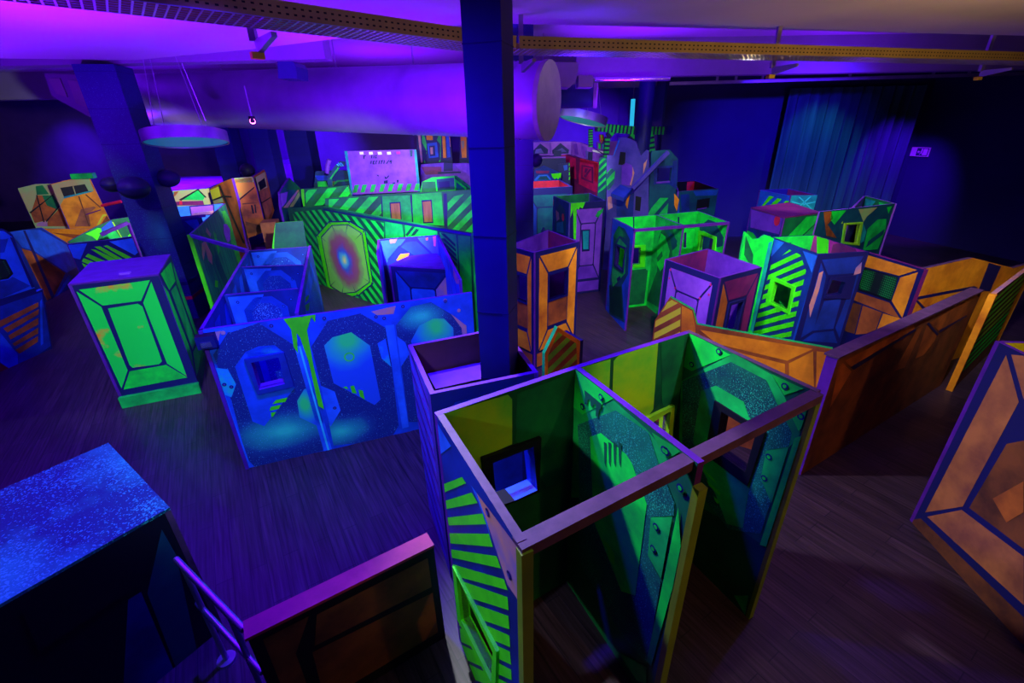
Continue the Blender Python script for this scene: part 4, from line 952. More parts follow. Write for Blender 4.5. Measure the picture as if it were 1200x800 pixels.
sheet('back_panel', r, S2, MAGENTA, NAVY, DGREEN, front=[(1, P([(410, 240), (470, 245), (465, 325), (410, 325)]), LIME), (1, P([(490, 280), (540, 265), (600, 300), (610, 320), (480, 320)]), MAROON)])
S3 = Sheet(A, E_, H); sheet('back_panel', r, S3, GREEN, NAVY, DGREEN, front=[(1, rc(.1, H-.5, S3.w*.5, H-.1), DGREEN)])
# green board leaning on its left
a, b = at(871, 284, H), at(903, 281, H); S = Sheet(a, b, H); P = lambda pts: S.px(cp(Kb2, pts)); q = P([(42, 345), (55, 215), (95, 255), (125, 252), (155, 232), (185, 250)])
ol = [(q[0][0], 0), (q[5][0]+.05, 0), (q[5][0]+.05, q[5][1]), q[4], q[3], q[2], q[1]]
r = thing('maze_partition', 'notched green wall board left of the lime-striped booth', 'maze wall', ((a.x+b.x)/2, (a.y+b.y)/2, 0))
sheet('face_panel', r, S, GREEN, MINT, DGREEN, outline=ol, front=[(1, P([(58, 235), (95, 330), (90, 400), (50, 330)]), DGREEN), (1, P([(172, 270), (190, 262), (105, 720), (80, 700)]), TEAL)])

# ------------------------------------------------------------------ the boxes and the green portal wall at the back right
H = 1.8; T = [at(*q, H) for q in ((880, 244), (918, 256), (963, 250), (925, 238))]; Kc = (870, 200, 6.316)
def f0(S): P = lambda pts: S.px(cp(Kc, pts)); return [(1, P([(65, 285), (300, 350), (270, 470), (60, 420)]), PURPLE), (2, [(q[0]+S.px(cp(Kc, [(258, 368)]))[0][0], q[1]+S.px(cp(Kc, [(258, 368)]))[0][1]) for q in dot(0, 0, .10, 16)], RED), (1, P([(30, 440), (80, 460), (110, 500), (210, 480), (220, 700), (10, 640)]), GREEN)]
def f1(S): P = lambda pts: S.px(cp(Kc, pts)); return [(1, P([(475, 340), (600, 330), (440, 480), (330, 490)]), GREEN), (1, P([(310, 360), (470, 345), (320, 480), (290, 470)]), DGREEN), (1, P([(440, 490), (600, 340), (590, 480), (560, 600), (480, 590)]), MINT)]
rim_box('maze_box', 'box with a dark maroon lid and a red disc on its violet side', 'box', T, H, [(DBLUE, f0), (DGREEN, f1), (DGREEN, None), (NAVY, None)], DBLUE, lid=MAROON)
T = [at(*q, H) for q in ((890, 222.5), (926, 229), (958, 228.5), (924, 221))]
def f0(S): P = lambda pts: S.px(cp(Kc, pts)); reg = P([(140, 265), (200, 185), (345, 225), (345, 290), (140, 290)]); return stripes(reg, 42, .22, .11, LIME, 1)
def f1(S):
    P = lambda pts: S.px(cp(Kc, pts)); L = [(1, P([(360, 195), (560, 188), (545, 300), (360, 280)]), TEAL)]
    for q in ([(415, 195), (425, 193), (520, 285), (508, 288)], [(500, 190), (512, 190), (410, 280), (400, 275)], [(365, 225), (440, 245), (440, 252), (365, 234)], [(450, 245), (540, 225), (540, 234), (450, 254)]): L.append((2, P(q), CYAN))
    return L
rim_box('maze_box', 'open box with lime stripes and a teal front with crossed strokes near the curtain', 'box', T, H, [(BLUE, f0), (TEAL, f1), (NAVY, None), (NAVY, None)], NAVY, backs=[NAVY, NAVY, MAROON, NAVY])
a, b = at(961, 248, 1.85), at(1049, 238.5, 1.85); S = Sheet(a, b, 1.85); P = lambda pts: S.px(cp(Kc, pts))
r = thing('maze_partition', 'green portal wall with yellow green hatching standing before the dark right wall', 'maze wall', ((a.x+b.x)/2, (a.y+b.y)/2, 0))
reg = P([(690, 440), (790, 310), (850, 320), (870, 380), (740, 390), (720, 500), (700, 490)]); hole = P([(765, 400), (868, 392), (845, 535), (745, 525)])
sheet('face_panel', r, S, DTEAL, LILAC, DGREEN, holes=[hole], front=[(1, P([(600, 305), (660, 300), (670, 350), (630, 400), (700, 500), (620, 480)]), RUST), (1, P([(660, 300), (770, 292), (680, 400), (650, 360)]), GREEN), (1, P([(860, 285), (1000, 270), (920, 340), (895, 380)]), MIX_GO),
    (1, P([(1070, 270), (1105, 262), (1080, 320)]), GREEN), (2, P([(925, 430), (1000, 360), (1065, 355), (1060, 430), (1000, 580), (890, 590), (910, 500)]), MINT), (3, P([(930, 520), (1050, 430), (1040, 470), (910, 570)]), DTEAL),
    (2, P([(868, 392), (890, 380), (915, 450), (900, 520), (850, 550)]), TEAL)]+stripes(reg, 48, .16, .075, YGREEN, 2)+[(1, rc(.05, .05, S.w-.05, .4), DGREEN)])
frame('window_frame', r, S, P([(752, 388), (888, 378), (860, 552), (728, 538)]), hole, YGREEN, -.05, .02)
c = at(1014, 229.5, 1.85); S2 = Sheet(at(1000, 243.5, 1.85), c, 1.85); sheet('side_panel', r, S2, PURPLE, LILAC, DGREEN)
S2 = Sheet(c, b, 1.85); P = lambda pts: S2.px(cp(Kc, pts)); sheet('back_panel', r, S2, DGREEN, LILAC, DGREEN, front=[(1, [(.05, 1.2), (S2.w*.4, 1.8), (.05, 1.8)], TEAL), (1, [(S2.w*.5, 1.8), (S2.w-.1, 1.8), (S2.w-.1, 1.3)], MINT)])

# ------------------------------------------------------------------ orange walls and brown low wall on the right
H = 1.7; a, b = at(1016, 295.5, H), at(1083, 316, H); Ko = (900, 280, 4)
r = thing('maze_partition', 'orange wall with a green perforated screen behind the dark blue booth side', 'maze wall', ((a.x+b.x)/2, (a.y+b.y)/2, 0))
S = Sheet(a, b, H); P = lambda pts: S.px(cp(Ko, pts))
L = [(1, P([(470, 75), (700, 145), (615, 172), (445, 128)]), ORANGE), (1, P([(704, 155), (630, 370), (580, 290), (620, 180)]), ORANGE), (1, P([(440, 132), (612, 178), (575, 292), (425, 240)]), BLACK), (2, P([(445, 140), (608, 182), (578, 282), (430, 232)]), MESH), (1, P([(410, 245), (570, 298), (618, 372), (400, 285)]), RUST),
     (1, P([(375, 290), (440, 310), (405, 445), (360, 430)]), BROWN), (1, P([(445, 312), (535, 345), (500, 440), (410, 448)]), RUST), (1, P([(540, 348), (700, 395), (600, 470), (505, 442)]), ORANGE)]
sheet('face_panel', r, S, NAVY, MAROON, BROWN, front=L, t=.06)
a, b = at(1080, 315, H), aty(1260, 330, 7.4); S = Sheet(a, b, H); P = lambda pts: S.px(cp(Ko, pts)); q = P([(725, 138), (740, 138), (960, 88), (1150, 136), (1215, 118), (1260, 110)])
ol = [(q[0][0], 0), (q[-1][0], 0)]+q[::-1]
r = thing('maze_partition', 'orange wall with a peaked top and a navy band before the dark right wall', 'maze wall', ((a.x+b.x)/2, (a.y+b.y)/2, 0))
sheet('face_panel', r, S, ORANGE, DUSK, BROWN, outline=ol, t=.05, front=[(1, P([(1035, 112), (1092, 128), (1040, 245), (985, 240)]), NAVY), (1, P([(690, 272), (965, 220), (985, 228), (700, 284)]), NAVY), (1, P([(682, 280), (700, 285), (760, 345), (740, 345)]), NAVY)])
H = 1.4; a, b = at(982, 420, H), at(1151, 341, H); c = at(972, 417, H)
S = Sheet(a, b, H); P = lambda pts: S.px(cp(Ko, pts))
r = thing('low_partition', 'long low brown panelled wall with a dusky violet top on the right', 'low wall', ((a.x+b.x)/2, (a.y+b.y)/2, 0))
sheet('face_panel', r, S, BROWN, EDGE, RUST, t=.10, front=[(1, P([(360, 570), (400, 610), (690, 425), (680, 400)]), RUST), (1, P([(330, 600), (350, 580), (390, 620), (290, 790)]), RUST), (1, P([(410, 625), (680, 440), (590, 560), (560, 660), (330, 790)]), BROWN), (1, P([(700, 420), (730, 400), (640, 600), (590, 620)]), RUST), (1, P([(760, 390), (960, 270), (930, 360), (800, 430)]), RUST), (1, P([(745, 400), (790, 450), (760, 530), (690, 560)]), RUST), (1, P([(800, 450), (920, 370), (890, 440), (700, 580)]), BROWN),
      (2, P([(385, 600), (400, 612), (690, 428), (690, 418)]), NAVY), (2, P([(742, 395), (752, 390), (798, 445), (790, 452)]), NAVY), (2, P([(800, 428), (930, 355), (930, 363), (800, 438)]), NAVY)])
mb = MB(); mb.prism([S.p(-.02, H, .015), S.p(S.w, H, .015), S.p(S.w, H, -.115), S.p(-.02, H, -.115)], (0, 0, .02), DUSK); mb.build('top_board', r)
a, b = at(1166, 346, 1.4), at(1204, 316, 1.4); a = Vector((6.09, 5.34, 0)); S = Sheet(a, b, 1.4); P = lambda pts: S.px(cp((1040, 280, 4), pts)); reg = P([(510, 275), (640, 170), (700, 120), (700, 500), (440, 640), (370, 640)])
r = thing('maze_partition', 'wall board with orange edge and green diagonal stripes at the right edge', 'maze wall', ((a.x+b.x)/2, (a.y+b.y)/2, 0))
S = Sheet(a, a+(Vector((b.x, b.y, 0))-a)*1.1, 1.4); P = lambda pts: S.px(cp((1040, 280, 4), pts)); reg = [(.03, .25), (S.w-.03, .25), (S.w-.03, 1.37), (.03, 1.37)]
sheet('face_panel', r, S, BROWN, SALMON, BROWN, front=stripes([(.03, .72), (S.w-.03, .72), (S.w-.03, 1.37), (.03, 1.37)], 3, .115, .06, YGREEN, 2)+stripes([(.03, .25), (S.w-.03, .25), (S.w-.03, .72), (.03, .72)], 3, .115, .06, GREEN, 2), t=.05)
mb = MB(); mb.box(S.p(-.02, .7, -.02), (.07, .06, 1.4), ORANGE, math.atan2(S.n.y, S.n.x)); o = mb.build('edge_post', r); o['label'] = 'orange edge post'
H = 1.86; a = at(1066, 609, 0); b = at(1200, 757, 0); d = (b-a).normalized(); b = a+d*2.2; n = Vector((d.y, -d.x, 0)); n = n if n.dot(EYE-a) > 0 else -n
K3 = (1050, 380, 3.633); K5 = (780, 480, 2.5)
def f0(S):
    P = lambda pts: S.px(pts)
    return [(1, P(cp(K3, [(470, 130), (524, 330), (285, 775), (125, 800)])), SALMON_O), (1, P(cp(K5, [(767, 313), (868, 293), (1050, 430), (1050, 572)])), SALMON_O), (1, P(cp(K3, [(492, 128), (700, 150), (700, 300), (545, 318)])), SALMON_O),
            (1, P(cp(K5, [(890, 287), (1000, 100), (1200, 60), (1200, 520), (1050, 408)])), BROWN), (1, P(cp(K5, [(708, 368), (722, 322), (748, 318), (1050, 608), (1050, 690)])), BROWN), (2, P(cp(K5, [(960, 260), (1050, 210), (1050, 300), (1000, 330)])), RUST)]
SALMON_O = paint('worn orange paint', (.46, .14, .05), (.22, .06, .04), 3.5)
rim_box('maze_crate', 'large worn orange crate standing alone at the far right', 'crate', [a, b, b-n*1.2, a-n*1.2], H, [(NAVY, f0), (NAVY, None), (NAVY, None), (NAVY, None)], YELLOW, backs=[YELLOW]*4)

# ------------------------------------------------------------------ blue and orange partitions at far left
Kl = (0, 260, 4.208)
a = at(62, 408, 0); b = at(-10, 440, 0); d = (b-a).normalized(); b = a+d*2.0
S = Sheet(a, b, 2.1); P = lambda pts: S.px(cp(Kl, pts)); q = P([(258, 625), (212, 330), (180, 345), (160, 300), (62, 62), (20, 35), (-120, 10)])
ol = [(q[0][0], 0)]+q[1:]+[(S.w, q[-1][1]), (S.w, 0)]
r = thing('maze_partition', 'blue partition with a perforated screen and orange louvre slots at the far left edge', 'maze wall', ((a.x+b.x)/2, (a.y+b.y)/2, 0))
L = [(1, P([(-100, 40), (20, 45), (60, 75), (185, 320), (165, 330), (-100, 420)]), BLUE), (2, P([(-100, 90), (25, 85), (40, 80), (20, 150), (-100, 160)]), DBLUE), (2, P([(-100, 170), (28, 185), (65, 255), (40, 280), (-100, 300)]), BLACK), (3, P([(-100, 185), (22, 192), (52, 250), (30, 275), (-100, 290)]), MESH),
     (2, P([(48, 75), (62, 78), (170, 320), (155, 325)]), NAVY), (2, P([(60, 270), (150, 315), (0, 380), (-100, 400), (-100, 310), (40, 285)]), DBLUE), (2, P([(-100, 412), (168, 326), (178, 335), (-100, 425)]), NAVY),
     (1, P([(-100, 450), (205, 345), (250, 610), (100, 720), (-100, 560)]), DBLUE), (2, P([(-100, 540), (0, 545), (85, 650), (90, 730), (60, 735), (-100, 620)]), BLUE), (2, P([(-100, 640), (60, 730), (30, 745), (-100, 760)]), BROWN), (2, P([(196, 390), (206, 380), (212, 600), (200, 610)]), BLUE)]
for k, (p0, p1, p2, p3) in enumerate((((-60, 515), (188, 395), (188, 418), (-40, 540)), ((15, 525), (190, 430), (188, 455), (35, 545)), ((40, 560), (188, 472), (188, 505), (50, 580)), ((60, 600), (188, 520), (186, 550), (72, 612)), ((75, 630), (186, 562), (186, 590), (95, 650)))):
    L.append((2, P([p0, p1, p2, p3]), RUST))
sheet('face_panel', r, S, NAVY, BLUE, NAVY, outline=ol, front=L, t=.08)
a, b = at(30, 368, 0), at(97, 329, 0); d = (b-a).normalized(); a = a-d*.5
S = Sheet(a, b, 1.9); P = lambda pts: S.px(cp(Kl, pts)); q = P([(20, 27), (205, 27), (335, 105), (380, 210), (385, 270)])
ol = [(0, 0), (S.w, 0), (S.w, q[4][1]), q[3], q[2], q[1], (0, q[0][1])]
r = thing('maze_partition', 'blue partition with a sloping top and a large orange triangle at far left', 'maze wall', ((a.x+b.x)/2, (a.y+b.y)/2, 0))
sheet('face_panel', r, S, DBLUE, NAVY, NAVY, outline=ol, t=.06, front=[(1, P([(40, 40), (200, 40), (330, 112), (385, 220), (330, 250), (165, 140), (110, 125)]), BLUE), (1, P([(105, 130), (160, 146), (322, 252), (266, 366), (232, 388)]), RUST), (1, P([(165, 148), (322, 252), (266, 366)]), ORANGE2 if 'ORANGE2' in globals() else RUST), (2, P([(112, 42), (124, 42), (268, 366), (255, 380)]), NAVY), (1, P([(338, 262), (362, 265), (290, 360), (275, 370)]), BLUE)])
a, b = aty(48, 268, 12.0), aty(108, 268, 12.3); S = Sheet(a, b, 2.0); P = lambda pts: S.px(pts); q = P([(44, 268), (107, 268.5), (79, 286)])
r = thing('barrier_board', 'low orange board behind the blue partition with the orange triangle', 'low wall', ((a.x+b.x)/2, (a.y+b.y)/2, 0))
sheet('face_panel', r, S, ORANGE, NAVY, BROWN, outline=[(0, 0), (S.w, 0), (S.w, q[1][1]), (0, q[0][1])], front=[(1, [(.2, q[0][1]-.12), (S.w, q[1][1]-.18), (S.w, q[1][1]-.3), (.6, q[0][1]-.3)], RUST)])
Kc5 = (0, 220, 5)
a, b = at(80, 297, 1.7), at(168, 297, 1.7); b = at(160, 277, 1.75); a = at(80, 290, 1.75); S = Sheet(a, b, 1.75); P = lambda pts: S.px(cp(Kc5, pts))
q = P([(390, 410), (395, 330), (520, 315), (610, 308), (770, 285), (812, 378), (835, 430)])
ol = [(q[1][0], 0), (q[5][0], 0)]+[q[5], q[4], q[3], q[2], q[1]]
r = thing('maze_partition', 'blue partition with slanted lime stripes behind the bright green crate', 'maze wall', ((a.x+b.x)/2, (a.y+b.y)/2, 0))
L = [(1, P([(640, 315), (775, 295), (808, 378), (790, 395)]), LBLUE), (1, P([(400, 335), (510, 325), (470, 420), (395, 400)]), BLUE)]
for k in ([(605, 340), (628, 336), (772, 408), (735, 415)], [(550, 345), (585, 342), (720, 418), (690, 425)], [(532, 360), (560, 362), (680, 420), (640, 428)], [(515, 385), (620, 430), (580, 440), (500, 402)], [(490, 412), (570, 442), (545, 462), (478, 430)], [(478, 440), (530, 460), (500, 475)]): L.append((2, P(k), LIME))
L += [(2, P([(785, 290), (800, 290), (850, 400), (835, 410)]), LIME)]
sheet('face_panel', r, S, NAVY, EDGE, DBLUE, outline=ol, front=L, t=.05)
a, b = aty(112, 275, 10.4), aty(162, 262, 11.2); S = Sheet(a, b, 1.9); P = lambda pts: S.px(cp(Kc5, pts)); q = P([(400, 315), (560, 230), (660, 185), (770, 170), (800, 240)])
r = thing('maze_partition', 'dark green rounded partition with a lime drip left of the far left column', 'maze wall', ((a.x+b.x)/2, (a.y+b.y)/2, 0))
sheet('face_panel', r, S, DGREEN, EDGE, DGREEN, outline=[(q[0][0], 0), (q[4][0], 0)]+[q[4], q[3], q[2], q[1], q[0]], front=[(1, P([(500, 270), (575, 235), (600, 240), (570, 310), (540, 285)]), LIME), (1, P([(590, 240), (650, 190), (680, 230), (610, 290)]), BLUE), (1, P([(610, 250), (660, 230), (710, 300), (600, 310)]), MINT), (1, P([(750, 280), (800, 235), (810, 260), (760, 300)]), LIME), (2, P([(655, 200), (664, 200), (715, 290), (708, 292)]), YGREEN)])
mb = MB(); mb.bar(aty(118, 275, 10.0), aty(150, 261, 10.4), .07, .07, EDGE); mb.bar(aty(150, 261, 10.4), aty(150, 261, 10.4)*1-Vector((0, 0, aty(150, 261, 10.4).z)), .05, .05, EDGE); mb.build('tie_rail', r)

# ------------------------------------------------------------------ far wide sheets: helper
def far(name, label, cat, pa, Ya, pb, Yb, outline, face, layers, edge=None, parts=None, t=.06, root=None, pname='face_panel', z0=None, holes=(), K=(0, 0, 1), step=.006, extra=None):
    a, b = aty(*pa, Ya), aty(*pb, Yb); S = Sheet(a, b, 5.0); P = lambda pts: S.px(cp(K, pts))
    q = P(outline); ol = q if z0 == 'px' else [(q[0][0], 0)]+q+[(q[-1][0], 0)]
    r = root or thing(name, label, cat, ((a.x+b.x)/2, (a.y+b.y)/2, 0 if z0 != 'px' else min(p[1] for p in q)))
    sheet(pname, r, S, face, edge or EDGE, face, outline=ol, holes=[P(h) for h in holes], front=[(l[0], P(l[1]), l[2]) for l in layers]+(extra(P) if extra else []), t=t, step=step)
    return r, S, P
# orange armoured hideout at far left
K = (0, 190, 8)
r, S, P = far('armoured_hideout', 'orange and pale green armoured hideout with two dark slit windows at far left', 'hideout', (20, 240), 13.2, (62, 240), 13.6, [(165, 245), (335, 205), (475, 200), (640, 600)], MIX_GO,
    [(1, [(180, 260), (280, 235), (320, 380), (290, 470), (215, 345)], MIX_GO), (1, [(345, 310), (500, 310), (560, 400), (440, 545), (325, 570), (290, 480)], RUST), (1, [(335, 225), (400, 215), (460, 300), (345, 305)], DGREEN), (2, [(395, 310), (505, 310), (555, 400), (530, 440), (440, 405)], DGREEN), (1, [(450, 545), (560, 430), (630, 600), (440, 600)], RUST), (1, [(350, 570), (440, 545), (450, 600), (340, 600)], SALMON),
     (3, [(500, 300), (520, 290), (290, 480), (275, 470)], BLACK), (3, [(340, 310), (350, 305), (420, 560), (408, 562)], BLACK), (3, [(560, 400), (575, 400), (440, 560), (430, 550)], BLACK)], K=K, pname='left_side')
far(None, None, None, (60, 240), 13.4, (130, 240), 14.2, [(475, 205), (640, 165), (770, 135), (835, 130), (1030, 540), (1060, 640)], ORANGE,
    [(1, [(480, 210), (770, 140), (830, 140), (880, 270), (605, 335), (560, 410)], MIX_GO), (2, [(565, 240), (795, 205), (830, 270), (600, 325)], BLACK), (3, [(680, 225), (690, 224), (715, 305), (705, 306)], MIX_GO), (2, [(595, 322), (840, 268), (870, 275), (600, 340)], TEAL),
     (2, [(760, 440), (880, 415), (900, 425), (830, 480), (850, 600), (700, 600)], SALMON_O), (3, [(800, 485), (945, 440), (948, 450), (805, 497)], MAROON), (2, [(905, 590), (960, 490), (1000, 485), (1000, 500), (970, 510), (930, 590)], YELLOW), (2, [(955, 570), (1000, 500), (1030, 545), (960, 580)], RUST),
     (3, [(735, 320), (745, 318), (840, 600), (830, 600)], BROWN), (3, [(800, 305), (808, 300), (945, 420), (940, 428)], BROWN)], K=K, root=r, pname='front_side')
mb = MB(); q0 = aty(100, 245, 14.0); q1 = aty(142, 236, 14.2); mb.ring_tube([q0, q1], .045, RED, 10); o = mb.build('barrel', r, True); o['label'] = 'red barrel'
mb = MB(); q = aty(98, 206, 14.0); mb.box((q.x, q.y, q.z), (.5, .3, .14), MINT, .4); mb.build('roof_hatch', r)
# rust coloured hideout behind the mural cell
K = (170, 180, 7.06)
r, S, P = far('armoured_hideout', 'rust and green armoured hideout with black joints and a dark window, behind the mural cell', 'hideout', (186, 226), 12.4, (246, 225), 12.8, [(115, 320), (300, 302), (530, 288), (545, 420)], MIX_GO,
    [(1, [(140, 330), (280, 310), (250, 350), (150, 360)], RUST), (2, [(160, 322), (240, 315), (235, 350), (165, 355)], TEAL), (1, [(300, 380), (430, 300), (500, 350), (480, 385)], MINT), (2, [(280, 380), (440, 290), (450, 296), (300, 388)], BLACK), (2, [(430, 296), (440, 292), (510, 360), (500, 365)], BLACK), (1, [(150, 400), (480, 388), (490, 425), (150, 430)], MAROON), (2, [(285, 390), (305, 390), (310, 420), (285, 420)], RED)], K=K, pname='low_side')
far(None, None, None, (245, 230), 12.6, (276, 230), 11.6, [(535, 292), (625, 240), (715, 205), (765, 390), (830, 740)], RUST,
    [(1, [(540, 300), (610, 270), (630, 360), (545, 390)], YELLOW), (1, [(620, 262), (690, 235), (735, 390), (650, 370)], RUST), (1, [(540, 395), (640, 360), (650, 400), (560, 420)], MIX_GO), (2, [(610, 262), (625, 258), (830, 740), (815, 740)], BLACK), (2, [(545, 385), (650, 345), (720, 350), (720, 362), (650, 358), (545, 398)], BLACK)], K=K, root=r, pname='left_side')
far(None, None, None, (271, 230), 11.6, (298, 230), 11.7, [(715, 205), (890, 190), (920, 290), (1005, 640), (850, 700)], RUST,
    [(1, [(720, 212), (890, 195), (905, 270), (760, 385)], MIX_OG), (1, [(720, 205), (895, 190), (900, 235), (730, 240)], MIX_GO), (1, [(770, 385), (905, 280), (940, 420), (800, 400)], RUST), (2, [(725, 250), (740, 245), (850, 690), (835, 700)], BLACK), (2, [(765, 385), (905, 272), (905, 284), (770, 398)], BLACK), (2, [(805, 410), (925, 400), (925, 410), (805, 420)], BROWN), (2, [(875, 425), (890, 425), (905, 495), (890, 495)], BLACK), (2, [(905, 420), (915, 420), (925, 490), (912, 490)], BLACK), (1, [(830, 560), (990, 600), (990, 640), (850, 660)], BROWN)], K=K, root=r, pname='front_side')
far(None, None, None, (296, 230), 11.7, (318, 230), 12.9, [(893, 190), (985, 130), (1000, 160), (1060, 430), (1070, 470), (1020, 610)], RUST,
    [(1, [(900, 200), (990, 150), (1010, 280), (940, 310)], MIX_GO), (2, [(930, 240), (985, 200), (1000, 270), (950, 305)], BLACK), (1, [(940, 315), (1010, 285), (1055, 430), (1000, 600), (975, 560)], SALMON_O), (2, [(900, 200), (910, 195), (1010, 600), (1000, 610)], BLACK), (2, [(955, 405), (1035, 355), (1036, 365), (958, 416)], BLACK)], K=K, root=r, pname='right_side')
q = aty(305, 245, 11.3); mb = MB(); mb.box((q.x+.15, q.y, .75), (.35, .5, 1.5), SALMON_O, .3); mb.build('buttress', r)
# green board behind
far('barrier_board', 'plain dark green board with a bright lime end beside the long striped wall', 'low wall', (309, 280), 9.6, (350, 280), 9.9, [(475, 440), (490, 325), (525, 322), (620, 315), (640, 440)], DGREEN, [(1, [(435, 445), (470, 330), (490, 322), (485, 445)], LIME)], edge=LIME, K=(200, 180, 4))

# ------------------------------------------------------------------ green striped back block, display board and surroundings
K = (310, 160, 4.8)
a, b = aty(378, 240, 11.6), aty(552, 240, 11.8)
r, S, P = far('maze_block', 'green striped block with two framed wooden hatches behind the long striped wall', 'maze wall', (378, 240), 11.2, (556, 240), 11.6, [(340, 470), (340, 348), (480, 338), (655, 325), (995, 308), (1145, 300), (1180, 298)], DGREEN,
    [(1, [(660, 335), (820, 330), (830, 480), (665, 470)], MINT), (1, [(830, 325), (995, 312), (1010, 500), (835, 490)], GREEN), (2, [(702, 370), (765, 366), (772, 465), (710, 460)], NAVY), (3, [(710, 377), (760, 373), (767, 465), (716, 460)], MIXW := paint('wooden hatch', (.50, .24, .07), (.32, .13, .04), 2, wave=(8, 8, .8))), (2, [(883, 358), (940, 354), (950, 485), (893, 488)], NAVY), (3, [(890, 366), (935, 362), (944, 478), (899, 480)], MIXW),
     (2, [(820, 328), (828, 328), (838, 490), (830, 490)], NAVY), (2, [(655, 335), (662, 335), (668, 460), (660, 460)], NAVY), (2, [(1005, 320), (1025, 318), (1030, 520), (1012, 515)], NAVY)], edge=LIME, K=K, extra=lambda P: stripes(P([(362, 352), (655, 335), (660, 470), (362, 400)]), 42, .30, .15, GREEN, 2)+stripes(P([(1030, 345), (1140, 318), (1180, 312), (1180, 560), (1030, 520)]), 42, .26, .13, GREEN, 2))
r, S, P = far('maze_partition', 'low green partition with dark stripes and a lime end post left of the display board', 'maze wall', (344, 225), 12.6, (412, 222), 12.8, [(205, 330), (205, 295), (290, 290), (400, 283), (470, 275), (490, 340)], DGREEN, [(1, [(205, 297), (222, 295), (228, 390), (212, 395)], LIME)], edge=LIME, K=K, extra=lambda P: stripes(P([(230, 300), (470, 282), (490, 345), (330, 385), (235, 390)]), 45, .34, .16, GREEN, 2))
r, S, P = far('maze_partition', 'small slanted partition with salmon and violet stripes beside the dark columns', 'maze wall', (332, 235), 12.2, (352, 225), 13.6, [(95, 400), (88, 315), (140, 232), (200, 290), (205, 395)], DTEAL,
    [(1, [(105, 400), (185, 300), (195, 300), (130, 400)], SALMON), (1, [(140, 395), (195, 305), (200, 330), (160, 395)], MIX_GO), (1, [(88, 320), (130, 310), (120, 370), (95, 400)], LILAC), (1, [(140, 240), (200, 280), (200, 300), (120, 300)], DGREEN)], edge=EDGE, K=K)
# display board
K = (400, 170, 12)
r, S, P = far('display_board', 'pale violet display board with small dark lettering above the green striped block', 'board', (404, 200), 13.4, (492, 200), 13.5, [(45, 85), (1055, 60), (1110, 650), (140, 695)], LILAC,
    [(1, [(45, 85), (85, 84), (165, 690), (140, 695)], TEAL), (1, [(1020, 62), (1055, 60), (1110, 650), (1075, 652)], TEAL), (2, [(960, 70), (1005, 68), (1000, 160), (970, 165)], DTEAL)]+
    [(2, [(x, 95), (x+55, 92), (x+62, 130), (x+8, 134)], WHITE) for x in (255, 385, 510, 640)]+[(2, [(770, 90), (828, 88), (832, 125), (778, 128)], MAGENTA)]+
    [(2, [(x, 560-(x-170)*.02), (x+62, 556-(x-170)*.02), (x-2+30, 665-(x-170)*.035), (x-28, 668-(x-170)*.035)], MINT) for x in (190, 300, 430, 560, 680, 810, 930, 1050)]+
    [(3, q, NAVY) for q in ([(310, 145), (350, 142), (345, 155), (330, 156), (326, 190), (312, 190)], [(425, 140), (440, 140), (436, 185), (420, 186)], [(455, 140), (468, 140), (466, 185), (452, 185)], [(480, 140), (505, 138), (502, 150), (490, 152), (488, 165), (500, 165), (498, 185), (478, 186)],
        [(415, 222), (432, 220), (424, 262), (408, 264)], [(445, 222), (475, 218), (473, 232), (462, 233), (458, 255), (472, 255), (470, 270), (440, 270)], [(488, 218), (512, 215), (508, 230), (500, 232), (496, 268), (482, 268)], [(530, 215), (545, 214), (538, 264), (522, 266)], [(555, 215), (590, 212), (588, 225), (578, 228), (570, 264), (556, 264), (562, 228), (553, 228)], [(600, 212), (615, 210), (608, 262), (592, 264)], [(625, 260), (665, 210), (680, 210), (645, 262)], [(672, 240), (690, 212), (715, 210), (705, 260), (690, 262), (694, 240)],
        [(610, 430), (635, 455), (670, 420), (675, 435), (635, 475), (612, 470)], [(500, 410), (530, 425), (525, 442), (505, 430)], [(600, 500), (655, 490), (655, 535), (600, 540)], [(780, 490), (808, 485), (805, 525), (785, 528)], [(720, 530), (760, 520), (758, 540), (722, 545)])], edge=NAVY, K=K, z0='px', t=.08)
for x in (425, 482):
    q = aty(x, 222, 13.55); mb = MB(); mb.box((q.x, q.y+.05, q.z/2+.1), (.08, .08, q.z+.2), NAVY); mb.build('support_post', r)
# machine left of the board and small things
K = (280, 170, 8)
r, S, P = far('folding_barrier', 'mint striped folding barrier arm left of the display board', 'barrier', (383, 205), 13.7, (407, 200), 13.8, [(825, 330), (840, 275), (910, 185), (945, 150), (995, 155), (995, 190), (950, 205), (870, 310), (880, 390), (830, 390)], DTEAL, [(1, [(845, 320), (930, 205), (950, 215), (870, 320)], MINT)]+[(2, [(900+k*22, 165), (912+k*22, 160), (945+k*22, 195), (932+k*22, 198)], CYAN) for k in range(3)], edge=MINT, K=K)
mb = MB(); mb.ring_tube([aty(383, 203, 13.6), aty(384, 193, 13.6), aty(386, 187, 13.6)], .06, LILAC, 8); mb.build('hook', r)
r, S, P = far('maze_partition', 'low blue and green partition between the dark columns and the barrier arm', 'maze wall', (365, 215), 14.4, (412, 212), 14.6, [(700, 400), (718, 245), (830, 240), (960, 235), (1030, 240), (1030, 340)], DTEAL, [(1, [(715, 285), (835, 285), (840, 330), (735, 330)], BLUE), (1, [(735, 340), (830, 340), (840, 390), (740, 390)], GREEN), (1, [(860, 370), (920, 330), (1030, 320), (1030, 335), (930, 345), (880, 385)], MINT), (1, [(845, 350), (900, 335), (890, 380), (850, 385)], MIX_OG)], K=K)
